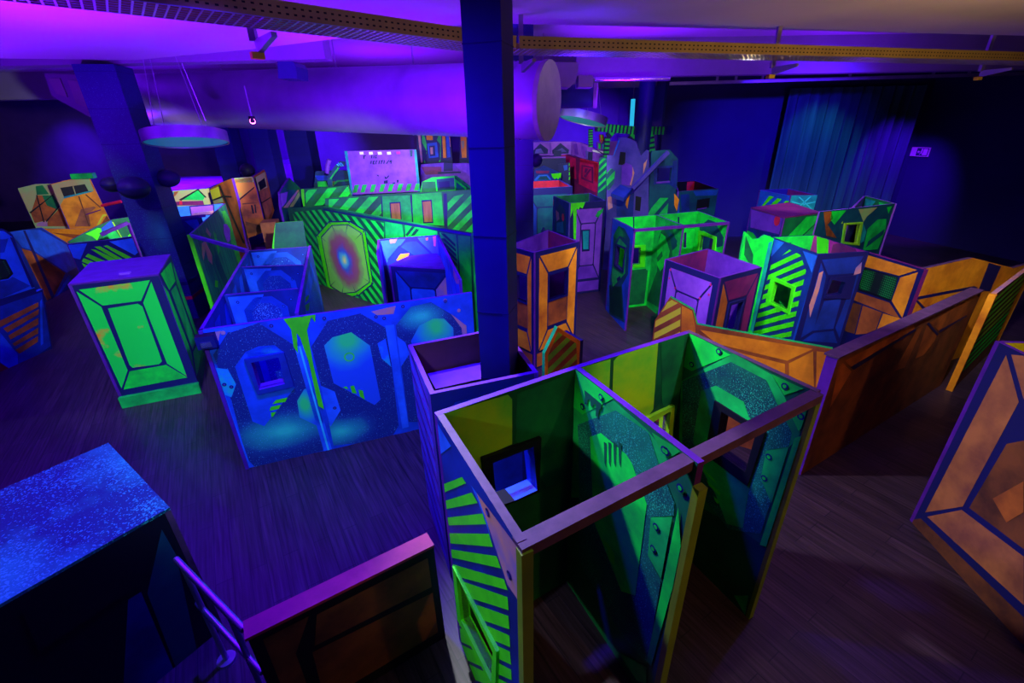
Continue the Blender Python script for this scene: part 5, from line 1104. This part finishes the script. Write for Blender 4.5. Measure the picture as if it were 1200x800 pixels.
far('wall_poster', 'pale violet poster between the two dark columns at the back', 'poster', (322, 200), 21.44, (352, 200), 21.44, [(340, 150), (545, 120), (590, 330), (400, 385)], LILAC, [(1, [(340, 150), (545, 120), (550, 170), (365, 185)], PURPLE)], K=K, z0='px', edge=PURPLE, t=.03)
# machines behind the board
K = (480, 140, 7.5)
r, S, P = far('arcade_cabinet', 'dark blue cabinet front with lime edges and an orange screen behind the display board', 'cabinet', (493, 175), 16.5, (532, 175), 16.5, [(65, 400), (65, 50), (300, 45), (350, 60), (380, 400)], NAVY,
    [(1, [(65, 60), (90, 60), (100, 200), (115, 380), (100, 380)], SALMON), (1, [(110, 60), (270, 60), (280, 200), (270, 370), (125, 380), (150, 280), (110, 200)], MINT), (2, [(120, 100), (150, 62), (240, 62), (262, 120), (240, 180), (268, 215), (270, 350), (250, 378), (140, 378), (130, 350), (150, 290), (150, 220)], NAVY), (3, [(145, 108), (200, 108), (205, 180), (185, 182), (150, 180)], ORANGE), (3, [(155, 210), (240, 200), (255, 330), (170, 340)], BLUE), (4, [(172, 232), (222, 228), (228, 318), (180, 322)], NAVY), (5, [(182, 245), (205, 243), (208, 305), (186, 306)], SALMON),
     (1, [(285, 105), (310, 105), (322, 335), (296, 338)], ORANGE), (1, [(318, 95), (340, 95), (360, 330), (332, 335)], BLUE), (1, [(342, 92), (350, 92), (362, 240), (355, 240)], SALMON)], edge=NAVY, K=K)
far('arcade_cabinet', 'tall orange lit panel just left of the central column at the back', 'cabinet', (538, 175), 17, (546, 175), 17, [(440, 400), (440, 110), (490, 110), (540, 110), (540, 400)], NAVY, [(1, [(445, 118), (500, 115), (500, 335), (460, 335), (450, 220)], ORANGE), (2, [(450, 190), (480, 185), (480, 240), (465, 260)], MIX_GO), (2, [(445, 130), (500, 128), (500, 140), (445, 142)], NAVY)], K=K, edge=NAVY)
far('low_partition', 'low violet partition with dark hatching below the cabinets at the back', 'low wall', (492, 205), 15.2, (550, 200), 15.4, [(95, 600), (95, 430), (100, 395), (290, 380), (380, 385), (500, 382), (540, 390), (540, 560)], PURPLE, [(1, [(300, 350), (380, 345), (380, 450), (300, 455)], NAVY), (1, [(100, 415), (280, 415), (280, 480), (140, 485)], MAROON), (1, [(400, 400), (500, 390), (500, 470), (440, 440)], LILAC), (2, [(250, 460), (450, 455), (450, 470), (250, 478)], NAVY)], K=K)
r, S, P = far('maze_booth', 'dark green booth with a teal opening at the end of the green striped block', 'booth', (494, 215), 12.6, (532, 210), 12.8, [(95, 640), (110, 550), (200, 510), (395, 495), (405, 640)], GREEN, [(1, [(110, 545), (225, 545), (235, 640), (100, 640)], DGREEN), (2, [(235, 525), (390, 510), (395, 615), (245, 625)], DTEAL), (3, [(250, 545), (350, 540), (355, 600), (260, 605)], NAVY)], edge=LIME, K=K)
far(None, None, None, (531, 210), 12.7, (556, 220), 11.9, [(395, 495), (505, 580), (560, 640)], DGREEN, [(1, [(400, 520), (500, 600), (500, 640), (405, 600)], GREEN), (2, [(415, 550), (490, 610), (490, 650), (415, 610)], DTEAL)], edge=MINT, K=K, root=r, pname='side_panel')

# ------------------------------------------------------------------ back centre: red wall, violet wall, striped boards, boxes
K = (600, 140, 8)
r, S, P = far('maze_partition', 'violet partition with two dark hexagon openings at the very back', 'maze wall', (622, 180), 18.6, (670, 180), 18.2, [(150, 400), (170, 215), (360, 208), (555, 205), (560, 400)], LILAC, [(1, [(200, 290), (265, 225), (340, 280), (335, 320), (200, 325)], NAVY), (1, [(375, 290), (455, 220), (535, 285), (530, 318), (380, 322)], NAVY), (2, [(225, 280), (270, 270), (300, 315), (215, 318)], SLATE), (2, [(420, 290), (470, 265), (510, 300), (420, 315)], SLATE), (1, [(350, 215), (365, 214), (370, 325), (355, 325)], PURPLE)], K=K)
far(None, None, None, (669, 180), 18.2, (712, 190), 16.2, [(555, 205), (640, 215), (750, 260), (870, 340)], LILAC, [(1, [(575, 230), (610, 225), (625, 330), (590, 320)], PURPLE), (1, [(650, 245), (700, 260), (720, 350), (680, 360), (650, 300)], PURPLE), (2, [(690, 290), (730, 300), (740, 370), (700, 370)], SLATE), (1, [(755, 285), (880, 300), (880, 330), (760, 300)], WHITE)], K=K, root=r, pname='angled_panel')
r, S, P = far('maze_partition', 'crimson partition with a dark crossed square panel at the back', 'maze wall', (662, 200), 15.6, (704, 205), 13.6, [(500, 330), (520, 325), (640, 362), (820, 405)], MAROON,
    [(1, [(505, 335), (600, 365), (605, 560), (520, 540)], RED2 := paint('crimson paint', (.80, .010, .14), (.40, .006, .10), 2.5)), (1, [(640, 375), (810, 412), (800, 690), (620, 600)], RED2), (2, [(655, 425), (765, 445), (765, 600), (650, 555)], MAROON), (3, [(670, 440), (750, 455), (752, 580), (668, 540)], RED2), (4, [(680, 530), (735, 460), (750, 465), (700, 545)], MAROON), (4, [(690, 455), (725, 460), (700, 500), (685, 495)], MAROON), (1, [(770, 415), (815, 415), (805, 600), (770, 570)], RED), (2, [(605, 365), (625, 370), (630, 600), (610, 590)], MAROON), (1, [(640, 360), (810, 400), (790, 430), (640, 395)], RED)], edge=SLATE, K=K)
far(None, None, None, (628, 195), 16.0, (664, 195), 15.6, [(210, 430), (215, 345), (400, 338), (510, 330)], RED2, [(1, [(220, 350), (480, 340), (495, 375), (230, 380)], RED), (2, [(250, 362), (460, 352), (462, 360), (250, 370)], MAROON)], edge=SLATE, K=K, root=r, pname='left_panel')
r = thing('maze_box', 'low table-like box with a violet top before the crimson partition', 'box', aty(640, 196, 14.8)*1)
r.location.z = 0; mb = MB(); pl = [aty(x, y, Y) for x, y, Y in ((624, 193.5, 14.4), (663, 190.5, 14.4), (648, 186, 15.2), (626, 184, 15.2))]; zt_ = max(p.z for p in pl)
mb.prism([Vector((p.x, p.y, zt_)) for p in pl], (0, 0, .04), LILAC); mb.build('top_board', r)
mb = MB(); mb.prism([Vector((p.x, p.y, 0)) for p in pl], (0, 0, zt_-.005), NAVY); mb.build('body', r)
mb = MB(); q = aty(653, 189, 14.6); mb.box((q.x, q.y, zt_+.12), (.22, .12, .16), NAVY); mb.build('control_box', r)
r, S, P = far('maze_partition', 'dark partition end with a lime dashed edge before the crimson partition', 'maze wall', (655, 200), 14.2, (669, 200), 14.1, [(430, 520), (430, 420), (540, 402), (545, 590)], NAVY, [(1, [(535, 405+k*44), (548, 400+k*44), (546, 430+k*44), (533, 436+k*44)], LIME) for k in range(4)]+[(1, [(480, 430), (520, 425), (520, 470), (490, 480)], BLUE)], K=K)
r, S, P = far('maze_partition', 'dark blue partition with an arched top motif and a lime drip below the violet-topped box', 'maze wall', (625, 210), 13.7, (658, 205), 13.9, [(205, 580), (210, 470), (300, 430), (460, 500), (455, 580)], DBLUE, [(1, [(210, 560), (250, 520), (330, 515), (370, 565), (210, 575)], LBLUE), (2, [(235, 565), (265, 532), (325, 530), (350, 565)], DTEAL), (3, [(365, 508), (462, 500), (455, 550), (445, 540), (430, 565), (420, 545), (400, 560), (375, 540)], LIME), (1, [(220, 480), (350, 480), (340, 505), (230, 505)], MAROON)], K=K)
r, S, P = far('hatched_board', 'narrow board with fine mint hatching right of the crimson partition', 'board', (700, 205), 12.9, (713, 200), 12.7, [(800, 710), (815, 370), (835, 350), (890, 360), (900, 380), (880, 690)], DTEAL, [], edge=SLATE, K=K, extra=lambda P: stripes(P([(808, 690), (820, 365), (888, 365), (878, 640)]), 42, .14, .06, MINT, 1))
H = 2.1; T = [at(*q, H) for q in ((612, 221.5), (671, 218.5), (657.5, 211), (610, 212.5))]
def fbl(S): return bevel(.1, .3, S.w-.1, H-.16, BLUE, DTEAL, .2, .18, .2, cols=[DBLUE, DBLUE, DTEAL, ROYAL])
rim_box('maze_box', 'blue open box with a pink-red inner rim behind the lilac tower', 'box', T, H, [(NAVY, fbl), (DBLUE, None), (NAVY, None), (DBLUE, None)], RED, edge=SLATE, backs=[NAVY, RED, RED, RED], t=.07)
H = 2.0; T = [at(*q, H) for q in ((648, 229.5), (667, 238), (710, 235), (691.5, 226))]; K6 = (630, 210, 6.67)
def fa(S):
    P = lambda pts: S.px(cp(K6, pts)); return [(1, P([(150, 250), (170, 190), (210, 230), (225, 330), (220, 440), (130, 400)]), DTEAL), (2, P([(145, 240), (165, 260), (172, 310), (150, 330)]), SALMON), (1, P([(118, 150), (130, 160), (125, 210), (112, 200)]), SALMON), (2, [(q[0]+c[0], q[1]+c[1]) for c in [P([(200, 298)])[0]] for q in dot(0, 0, .085, 12)], RED), (2, P([(150, 340), (200, 330), (205, 420), (150, 410)]), TEAL)]
def fl(S):
    L = bevel(.10, .34, S.w-.06, H-.14, LILAC, LILAC, .24, .2, .2, cols=[PURPLE, LILAC, LILAC, LILAC]); P = lambda pts: S.px(cp(K6, pts))
    L += [(2, P([(340, 395), (410, 390), (405, 560), (345, 565)]), NAVY), (3, P([(352, 405), (400, 402), (396, 545), (356, 548)]), TEAL), (4, P([(250, 185), (372, 178), (350, 228), (330, 215), (320, 240), (305, 225), (298, 470), (280, 470), (276, 240), (255, 300), (245, 240)]), LIME),
          (3, P([(470, 250), (515, 225), (505, 260), (470, 300), (450, 290)]), MINT), (1, rc(.05, .05, S.w-.05, .28), PURPLE)]
    return L
rim_box('maze_tower', 'lilac open-topped tower with green drips and a small teal window', 'box', T, H, [(DBLUE, fa), (NAVY, fl), (NAVY, None), (NAVY, None)], DGREEN, edge=SLATE, backs=[DGREEN, DGREEN, SLATE, DGREEN])

# ------------------------------------------------------------------ slate house-shaped hideout
K = (700, 150, 6.67)
r, S, P = far('house_hideout', 'tall slate blue house-shaped hideout with stepped gables and a leaning beam', 'hideout', (711, 220), 11.6, (762, 220), 11.2, [(70, 690), (75, 212), (125, 215), (165, 75), (215, 70), (300, 105), (338, 218), (380, 172), (402, 175), (400, 690)], SLATE,
    [(1, [(82, 210), (120, 210), (168, 85), (180, 90), (130, 218)], LBLUE), (1, [(180, 185), (222, 190), (215, 290), (165, 285)], BLACK), (1, [(190, 290), (225, 270), (270, 290), (285, 360), (255, 450), (190, 440)], PURPLE), (2, [(275, 300), (290, 350), (265, 450), (255, 440), (275, 370)], SALMON), (1, [(300, 270), (390, 190), (395, 260), (340, 295)], SLATE), (2, [(362, 280), (390, 245), (380, 300), (358, 360)], SALMON),
     (1, [(75, 350), (110, 315), (140, 330), (130, 430), (90, 485), (65, 470)], DTEAL), (1, [(300, 530), (345, 540), (335, 650), (295, 640)], BLACK), (2, [(235, 520), (260, 500), (235, 630), (220, 600)], ORANGE), (1, [(150, 560), (290, 500), (280, 690), (150, 690)], DBLUE), (1, [(80, 540), (110, 530), (120, 620), (85, 640)], SALMON)], edge=PURPLE, K=K, pname='left_gable', extra=lambda P: stripes(P([(75, 350), (110, 315), (140, 330), (130, 430), (90, 485), (65, 470)]), 48, .20, .11, MINT, 3))
rr, S, P = far(None, None, None, (760, 220), 11.2, (795, 220), 11.3, [(395, 690), (425, 178), (565, 170), (630, 240), (622, 470), (610, 500), (640, 560), (640, 690)], DTEAL,
    [(1, [(440, 300), (600, 290), (580, 440), (440, 440)], DBLUE), (1, [(590, 260), (625, 250), (618, 480), (560, 440), (585, 400)], DBLUE), (1, [(400, 500), (590, 490), (590, 540), (400, 540)], DTEAL), (1, [(600, 510), (640, 560), (620, 650), (600, 600)], ORANGE), (2, [(460, 420), (565, 412), (565, 425), (460, 432)], PURPLE), (1, [(640, 560), (660, 560), (650, 690), (620, 690)], BLUE)], edge=DTEAL, K=K, root=r, pname='right_gable', holes=[[(470, 312), (582, 310), (570, 412), (467, 418)]], extra=lambda P: stripes(P([(462, 545), (558, 545), (540, 690), (385, 690)]), 50, .26, .17, MINT, 3))
mb = MB(); mb.bar(aty(783, 178, 11.0), aty(741, 221, 10.85), .09, .07, SLATE); mb.build('leaning_beam', r)
mb = MB(); P4 = [aty(x, y, Y) for x, y, Y in ((716, 226, 10.9), (727, 216, 11.2), (741, 221, 11.1), (731, 232, 10.8))]; mb.prism(P4, (0, 0, -.08), ROYAL); mb.build('canopy', r)
K = (700, 150, 6.67)
T = [aty(x, y, Y) for x, y, Y in ((793, 224.5, 11.0), (843, 221, 11.3))]; zz = 1.94; T = [at(794, 224.5, zz), at(842, 221, zz), at(815, 211.5, zz), at(790, 213, zz)]
def fd(S): P = lambda pts: S.px(cp(K, pts)); return [(1, P([(650, 520), (720, 515), (720, 690), (660, 690)]), DBLUE), (1, P([(750, 495), (945, 480), (930, 525), (770, 530)]), BLUE), (2, P([(780, 560), (880, 545), (870, 620), (770, 640)]), BLACK), (3, P([(780, 630), (855, 618), (855, 626), (780, 640)]), PURPLE)]
rim_box('maze_box', 'dark teal open box with a red inner corner right of the slate hideout', 'box', T, zz, [(DTEAL, fd), (DTEAL, None), (DTEAL, None, None, lambda S: [(1, [(0, zz-.5), (S.w*.35, zz-.35), (S.w*.4, zz-.02), (0, zz-.02)], RED)]), (DTEAL, None)], BLACK, edge=PURPLE)

# ------------------------------------------------------------------ striped mint truss at the back
r = thing('striped_truss', 'mint and dark striped truss frame behind the slate hideout', 'frame', aty(735, 190, 14.85)); r.location.z = 0
STR = None
def str_bar(a, b, w, n):
    mb = MB(); a, b = Vector(a), Vector(b)
    for k in range(n):
        mb.bar(a+(b-a)*(k/n), a+(b-a)*((k+1)/n), w, w, MINT if k % 2 else NAVY)
    return mb
Yt = 14.85
str_bar(aty(698, 149, Yt), aty(746, 153, Yt), .22, 22).build('crossbeam', r); str_bar(aty(760, 153, Yt), aty(779, 153, Yt), .22, 9).build('crossbeam', r)
str_bar(aty(712, 160, Yt), aty(710, 184, Yt), .14, 10).build('upright', r); str_bar(aty(712, 160, Yt), aty(720, 152, Yt), .16, 3).build('brace', r); str_bar(aty(745, 155, Yt), aty(738, 164, Yt), .16, 3).build('brace', r)
str_bar(aty(762, 154, Yt), aty(764, 180, Yt), .16, 9).build('upright', r); str_bar(aty(692, 151, Yt), aty(692, 172, Yt), .12, 14).build('upright', r)
for x in (692, 711, 764):
    q = aty(x, 178, Yt+.0); mb = MB(); mb.box((q.x, q.y, (q.z)/2), (.12, .12, q.z), NAVY); mb.build('foot_post', r)
mb = MB(); a = aty(742, 116, 15.6); b = aty(740, 149, 15.6); r = thing('light_bar', 'upright cyan bar hanging above the mint striped truss', 'bar', b); mb.bar(a, b, .13, .10, emis('lit cyan tube', (.02, .45, .75), 1.0)); mb.build('bar', r); mb = MB(); mb.ring_tube([a-Vector((0, 0, .05)), (a.x, a.y, CZ)], .015, STEEL, 8); mb.build('hanger_rod', r)
far('maze_partition', 'lilac partition with red and green marks below the mint truss', 'maze wall', (696, 180), 17.0, (735, 180), 17.2, [(560, 330), (560, 290), (640, 285), (780, 280), (840, 282), (840, 330)], LILAC, [(1, [(570, 305), (590, 305), (590, 355), (572, 355)], MINT), (1, [(605, 310), (620, 310), (620, 355), (606, 355)], CYAN), (1, [(595, 225), (610, 225), (605, 300), (592, 300)], ORANGE), (1, [(520, 360), (640, 385), (640, 400), (520, 375)], WHITE)], K=(630, 130, 8))
far('banner', 'narrow banner with red and orange strokes behind the mint truss', 'banner', (702, 170), 17.3, (712, 170), 17.3, [(575, 220), (620, 220), (635, 300), (585, 305)], MAROON, [(1, [(580, 225), (590, 225), (592, 300), (585, 300)], RED), (1, [(605, 230), (618, 230), (612, 295), (600, 295)], ORANGE), (1, [(592, 222), (602, 222), (600, 270), (595, 270)], LIME)], K=(630, 130, 8), z0='px')
# raised decks at the back left, seen as bright violet surfaces
def deck(label, pts, Zs, cat='stage'):
    q = [at(x, y, Zs) for x, y in pts]; r = thing('raised_deck', label, cat, (sum(p.x for p in q)/len(q), sum(p.y for p in q)/len(q), 0))
    mb = MB(); mb.prism([Vector((p.x, p.y, Zs-.08)) for p in q], (0, 0, .08), LILAC); mb.build('top', r)
    c = sum((Vector((p.x, p.y, 0)) for p in q), Vector())/len(q)
    mb = MB(); mb.prism([c+(Vector((p.x, p.y, 0))-c)*.94 for p in q], (0, 0, Zs-.085), NAVY); mb.build('body', r)
deck('bright violet raised deck behind the rust-coloured hideout', [(178, 225), (236, 223), (262, 212), (268, 206), (178, 207)], 1.9)

# ------------------------------------------------------------------ light
def area(name, loc, tgt, power, col, size=.5, spread=140):
    l = bpy.data.lights.new(name, 'AREA'); l.energy = power; l.color = col; l.size = size; l.spread = math.radians(spread)
    o = bpy.data.objects.new(name, l); C.objects.link(o); o.location = loc
    o.rotation_euler = (Vector(tgt)-Vector(loc)).to_track_quat('-Z', 'Y').to_euler(); return o
def spot(name, loc, tgt, power, col, ang=70, blend=.6, size=.08):
    l = bpy.data.lights.new(name, 'SPOT'); l.energy = power; l.color = col; l.spot_size = math.radians(ang); l.spot_blend = blend; l.shadow_soft_size = size
    o = bpy.data.objects.new(name, l); C.objects.link(o); o.location = loc
    o.rotation_euler = (Vector(tgt)-Vector(loc)).to_track_quat('-Z', 'Y').to_euler(); return o
VIO = (.05, .006, 1.0); UV = (.17, .003, 1.0); COOL = (.80, .86, .90); WARM = (1.0, .55, .09); CYN = (.02, .60, .55)
for loc, tgt, p, c, ang, bl in (
    ((-1.2, 3.9, 4.4), (1.2, 2.4, 1.4), 960, COOL, 66, .6),        # over the back wall of the front booth
    ((-.9, -.6, 4.3), (-2.1, 4.8, .9), 700, (.36, .66, .95), 44, .7),         # blue spattered wall
    ((-2.6, 1.2, 4.4), (-5.0, 5.8, .95), 860, (.62, .88, .95), 32, .7),        # green crate
    ((-3.4, -.4, 4.3), (-.25, 1.7, 1.3), 360, (.70, .95, .85), 28, .8),        # outer side of the front booth
    ((2.2, -.8, 4.3), (.5, 2.7, 1.9), 40, WARM, 60, .8),           # warm light from the entrance
    ((3.4, -1.5, 4.3), (2.5, 2.2, .2), 200, WARM, 80, .8),
    ((2.7, 1.2, 4.4), (2.0, 4.8, 1.1), 420, COOL, 30, .8),
    ((1.3, 3.0, 4.4), (.6, 6.7, 1.1), 420, COOL, 34, .6),
    ((2.3, 1.9, 4.4), (.5, 3.3, 1.1), 220, COOL, 24, .6),
    ((-1.6, 6.2, 4.3), (-4.9, 6.3, .9), 260, (.55, .9, .95), 50, .7),
    ((-3.9, .6, 4.4), (-3.7, 2.2, 1.2), 70, (.2, .85, .9), 56, .8),
    ((1.6, 3.9, 4.2), (3.1, 8.4, .9), 1000, COOL, 60, .6),
    ((3.0, 3.0, 4.3), (5.6, 7.2, 1.0), 820, COOL, 56, .7),
    ((-1.9, 5.6, 3.3), (-3.2, 10.0, 1.2), 1250, COOL, 66, .6),
    ((-5.2, 9.6, 3.4), (-11, 13.0, 1.5), 1500, COOL, 62, .7),
    ((.6, 9.9, 3.3), (1.6, 14.5, 1.5), 520, COOL, 78, .6),
    ((4.3, 3.7, 4.3), (7.1, 5.9, .9), 240, (.8, .85, .6), 22, .8),
    ((1.6, 15.2, 4.4), (1.5, 18.4, 1.3), 320, COOL, 84, .7),
    ((3.6, 9.9, 3.8), (3.2, 12.5, 1.6), 70, COOL, 78, .6),
    ((4.8, 8.0, 4.4), (7.3, 11.2, 1.0), 560, COOL, 54, .7),
    ((-2.2, 11.2, 3.3), (-3.5, 14, 1.8), 360, COOL, 84, .6),
    ((-6.0, 5.0, 4.4), (-9.0, 9.5, .9), 240, COOL, 50, .7),
    ((8.6, 13.2, 4.7), (9.3, 14.7, 2.0), 170, CYN, 70, .8)):
    spot('unseen_flood', loc, tgt, p, c, ang, bl)  # unseen sources without fixtures, most added to brighten single panels
for x, y, p in ((-1.5, 3.1, 1300), (-6.5, 6, 260), (0.9, 5.8, 220), (4.5, 8.5, 110), (-3, 11, 80), (4.2, 4.2, 60), (-11.5, 16.5, 2600), (1.5, 11.5, 90)):
    spot('added_down_light', (x, y, 4.4), (x, y, 0), p, UV if y > 15 else VIO, 130, .8)  # unseen violet lights added to colour the floor, panel tops and deck
for x, y, z, p in ((-4.2, 4.6, 2.5, 300), (-8, 5.4, 2.5, 300), (-1.2, 6.4, 2.9, 60), (-13, 6, 2.7, 180), (2.8, 10.4, 3.2, 130), (7.5, 11.0, 3.2, 70), (-3, 13, 3.3, 120), (-10, 12.5, 3.2, 90)):
    area('added_up_light', (x, y, z), (x, y, 6), p, UV, .7, 170)  # added violet uplights without fixtures, tinting the ceiling
area('added_up_light', (5.0, 3.0, 2.6), (4.6, 4.2, 5), 70, (1, .60, .24), .6, 160)  # added warm uplight for the right part of the ceiling
spot('duct_fill', (-.6, 4.6, 2.3), (-2.6, 10.0, 4.1), 3200, UV, 80, .7)  # unseen fill light added to turn the large duct violet
spot('cap_fill', (3.4, 6.4, 4.3), (.8, 8.3, 3.9), 60, (1, .85, .75), 40, .6)  # unseen fill light added to brighten the duct's end cap
for loc, tgt, p, ang in (((-8, 17.5, 4.4), (-8.5, 21.4, 2.4), 2200, 70), ((-17.6, 18.8, 4.7), (-18.6, 21.4, 2.4), 600, 62), ((10.6, 13, 4.4), (12.0, 15, 1.0), 1500, 60), ((2.5, 17.5, 4.6), (3.2, 21.4, 2.2), 1500, 80), ((7.0, 9.6, 4.7), (7.8, 15.1, 1.9), 2600, 70), ((-2.8, 2.0, 4.3), (-.1, 3.16, 3.2), 560, 34), ((-9.5, 7.5, 4.4), (-6.8, 8.9, 2.4), 80, 50)):
    spot('unseen_wall_light', loc, tgt, p, UV if loc[1] > 15 or loc[0] > 10 else VIO, ang, 1.0)  # unseen lights for the wall glow, two of them added for the columns
w = bpy.data.worlds.new('World'); bpy.context.scene.world = w; w.use_nodes = True
w.node_tree.nodes['Background'].inputs['Color'].default_value = (.10, .04, .5, 1); w.node_tree.nodes['Background'].inputs['Strength'].default_value = .05

# ------------------------------------------------------------------ camera object and view
cam = bpy.data.cameras.new('Camera'); co = bpy.data.objects.new('Camera', cam); C.objects.link(co)
cam.sensor_fit = 'HORIZONTAL'; cam.sensor_width = 36; cam.lens = 36*F/1200; cam.clip_start = .05; cam.clip_end = 200
from mathutils import Matrix
R3 = Matrix(((_r.x, -_r.y, -_r.z), (_f.x, -_f.y, -_f.z), (-_d.x, _d.y, _d.z)))
co.matrix_world = Matrix.Translation(EYE) @ R3.to_4x4()
sc = bpy.context.scene; sc.camera = co
sc.view_settings.view_transform = 'Standard'; sc.view_settings.look = 'None'
sc.view_settings.exposure = 0.0; sc.view_settings.gamma = 1.0; sc.view_settings.use_curve_mapping = False
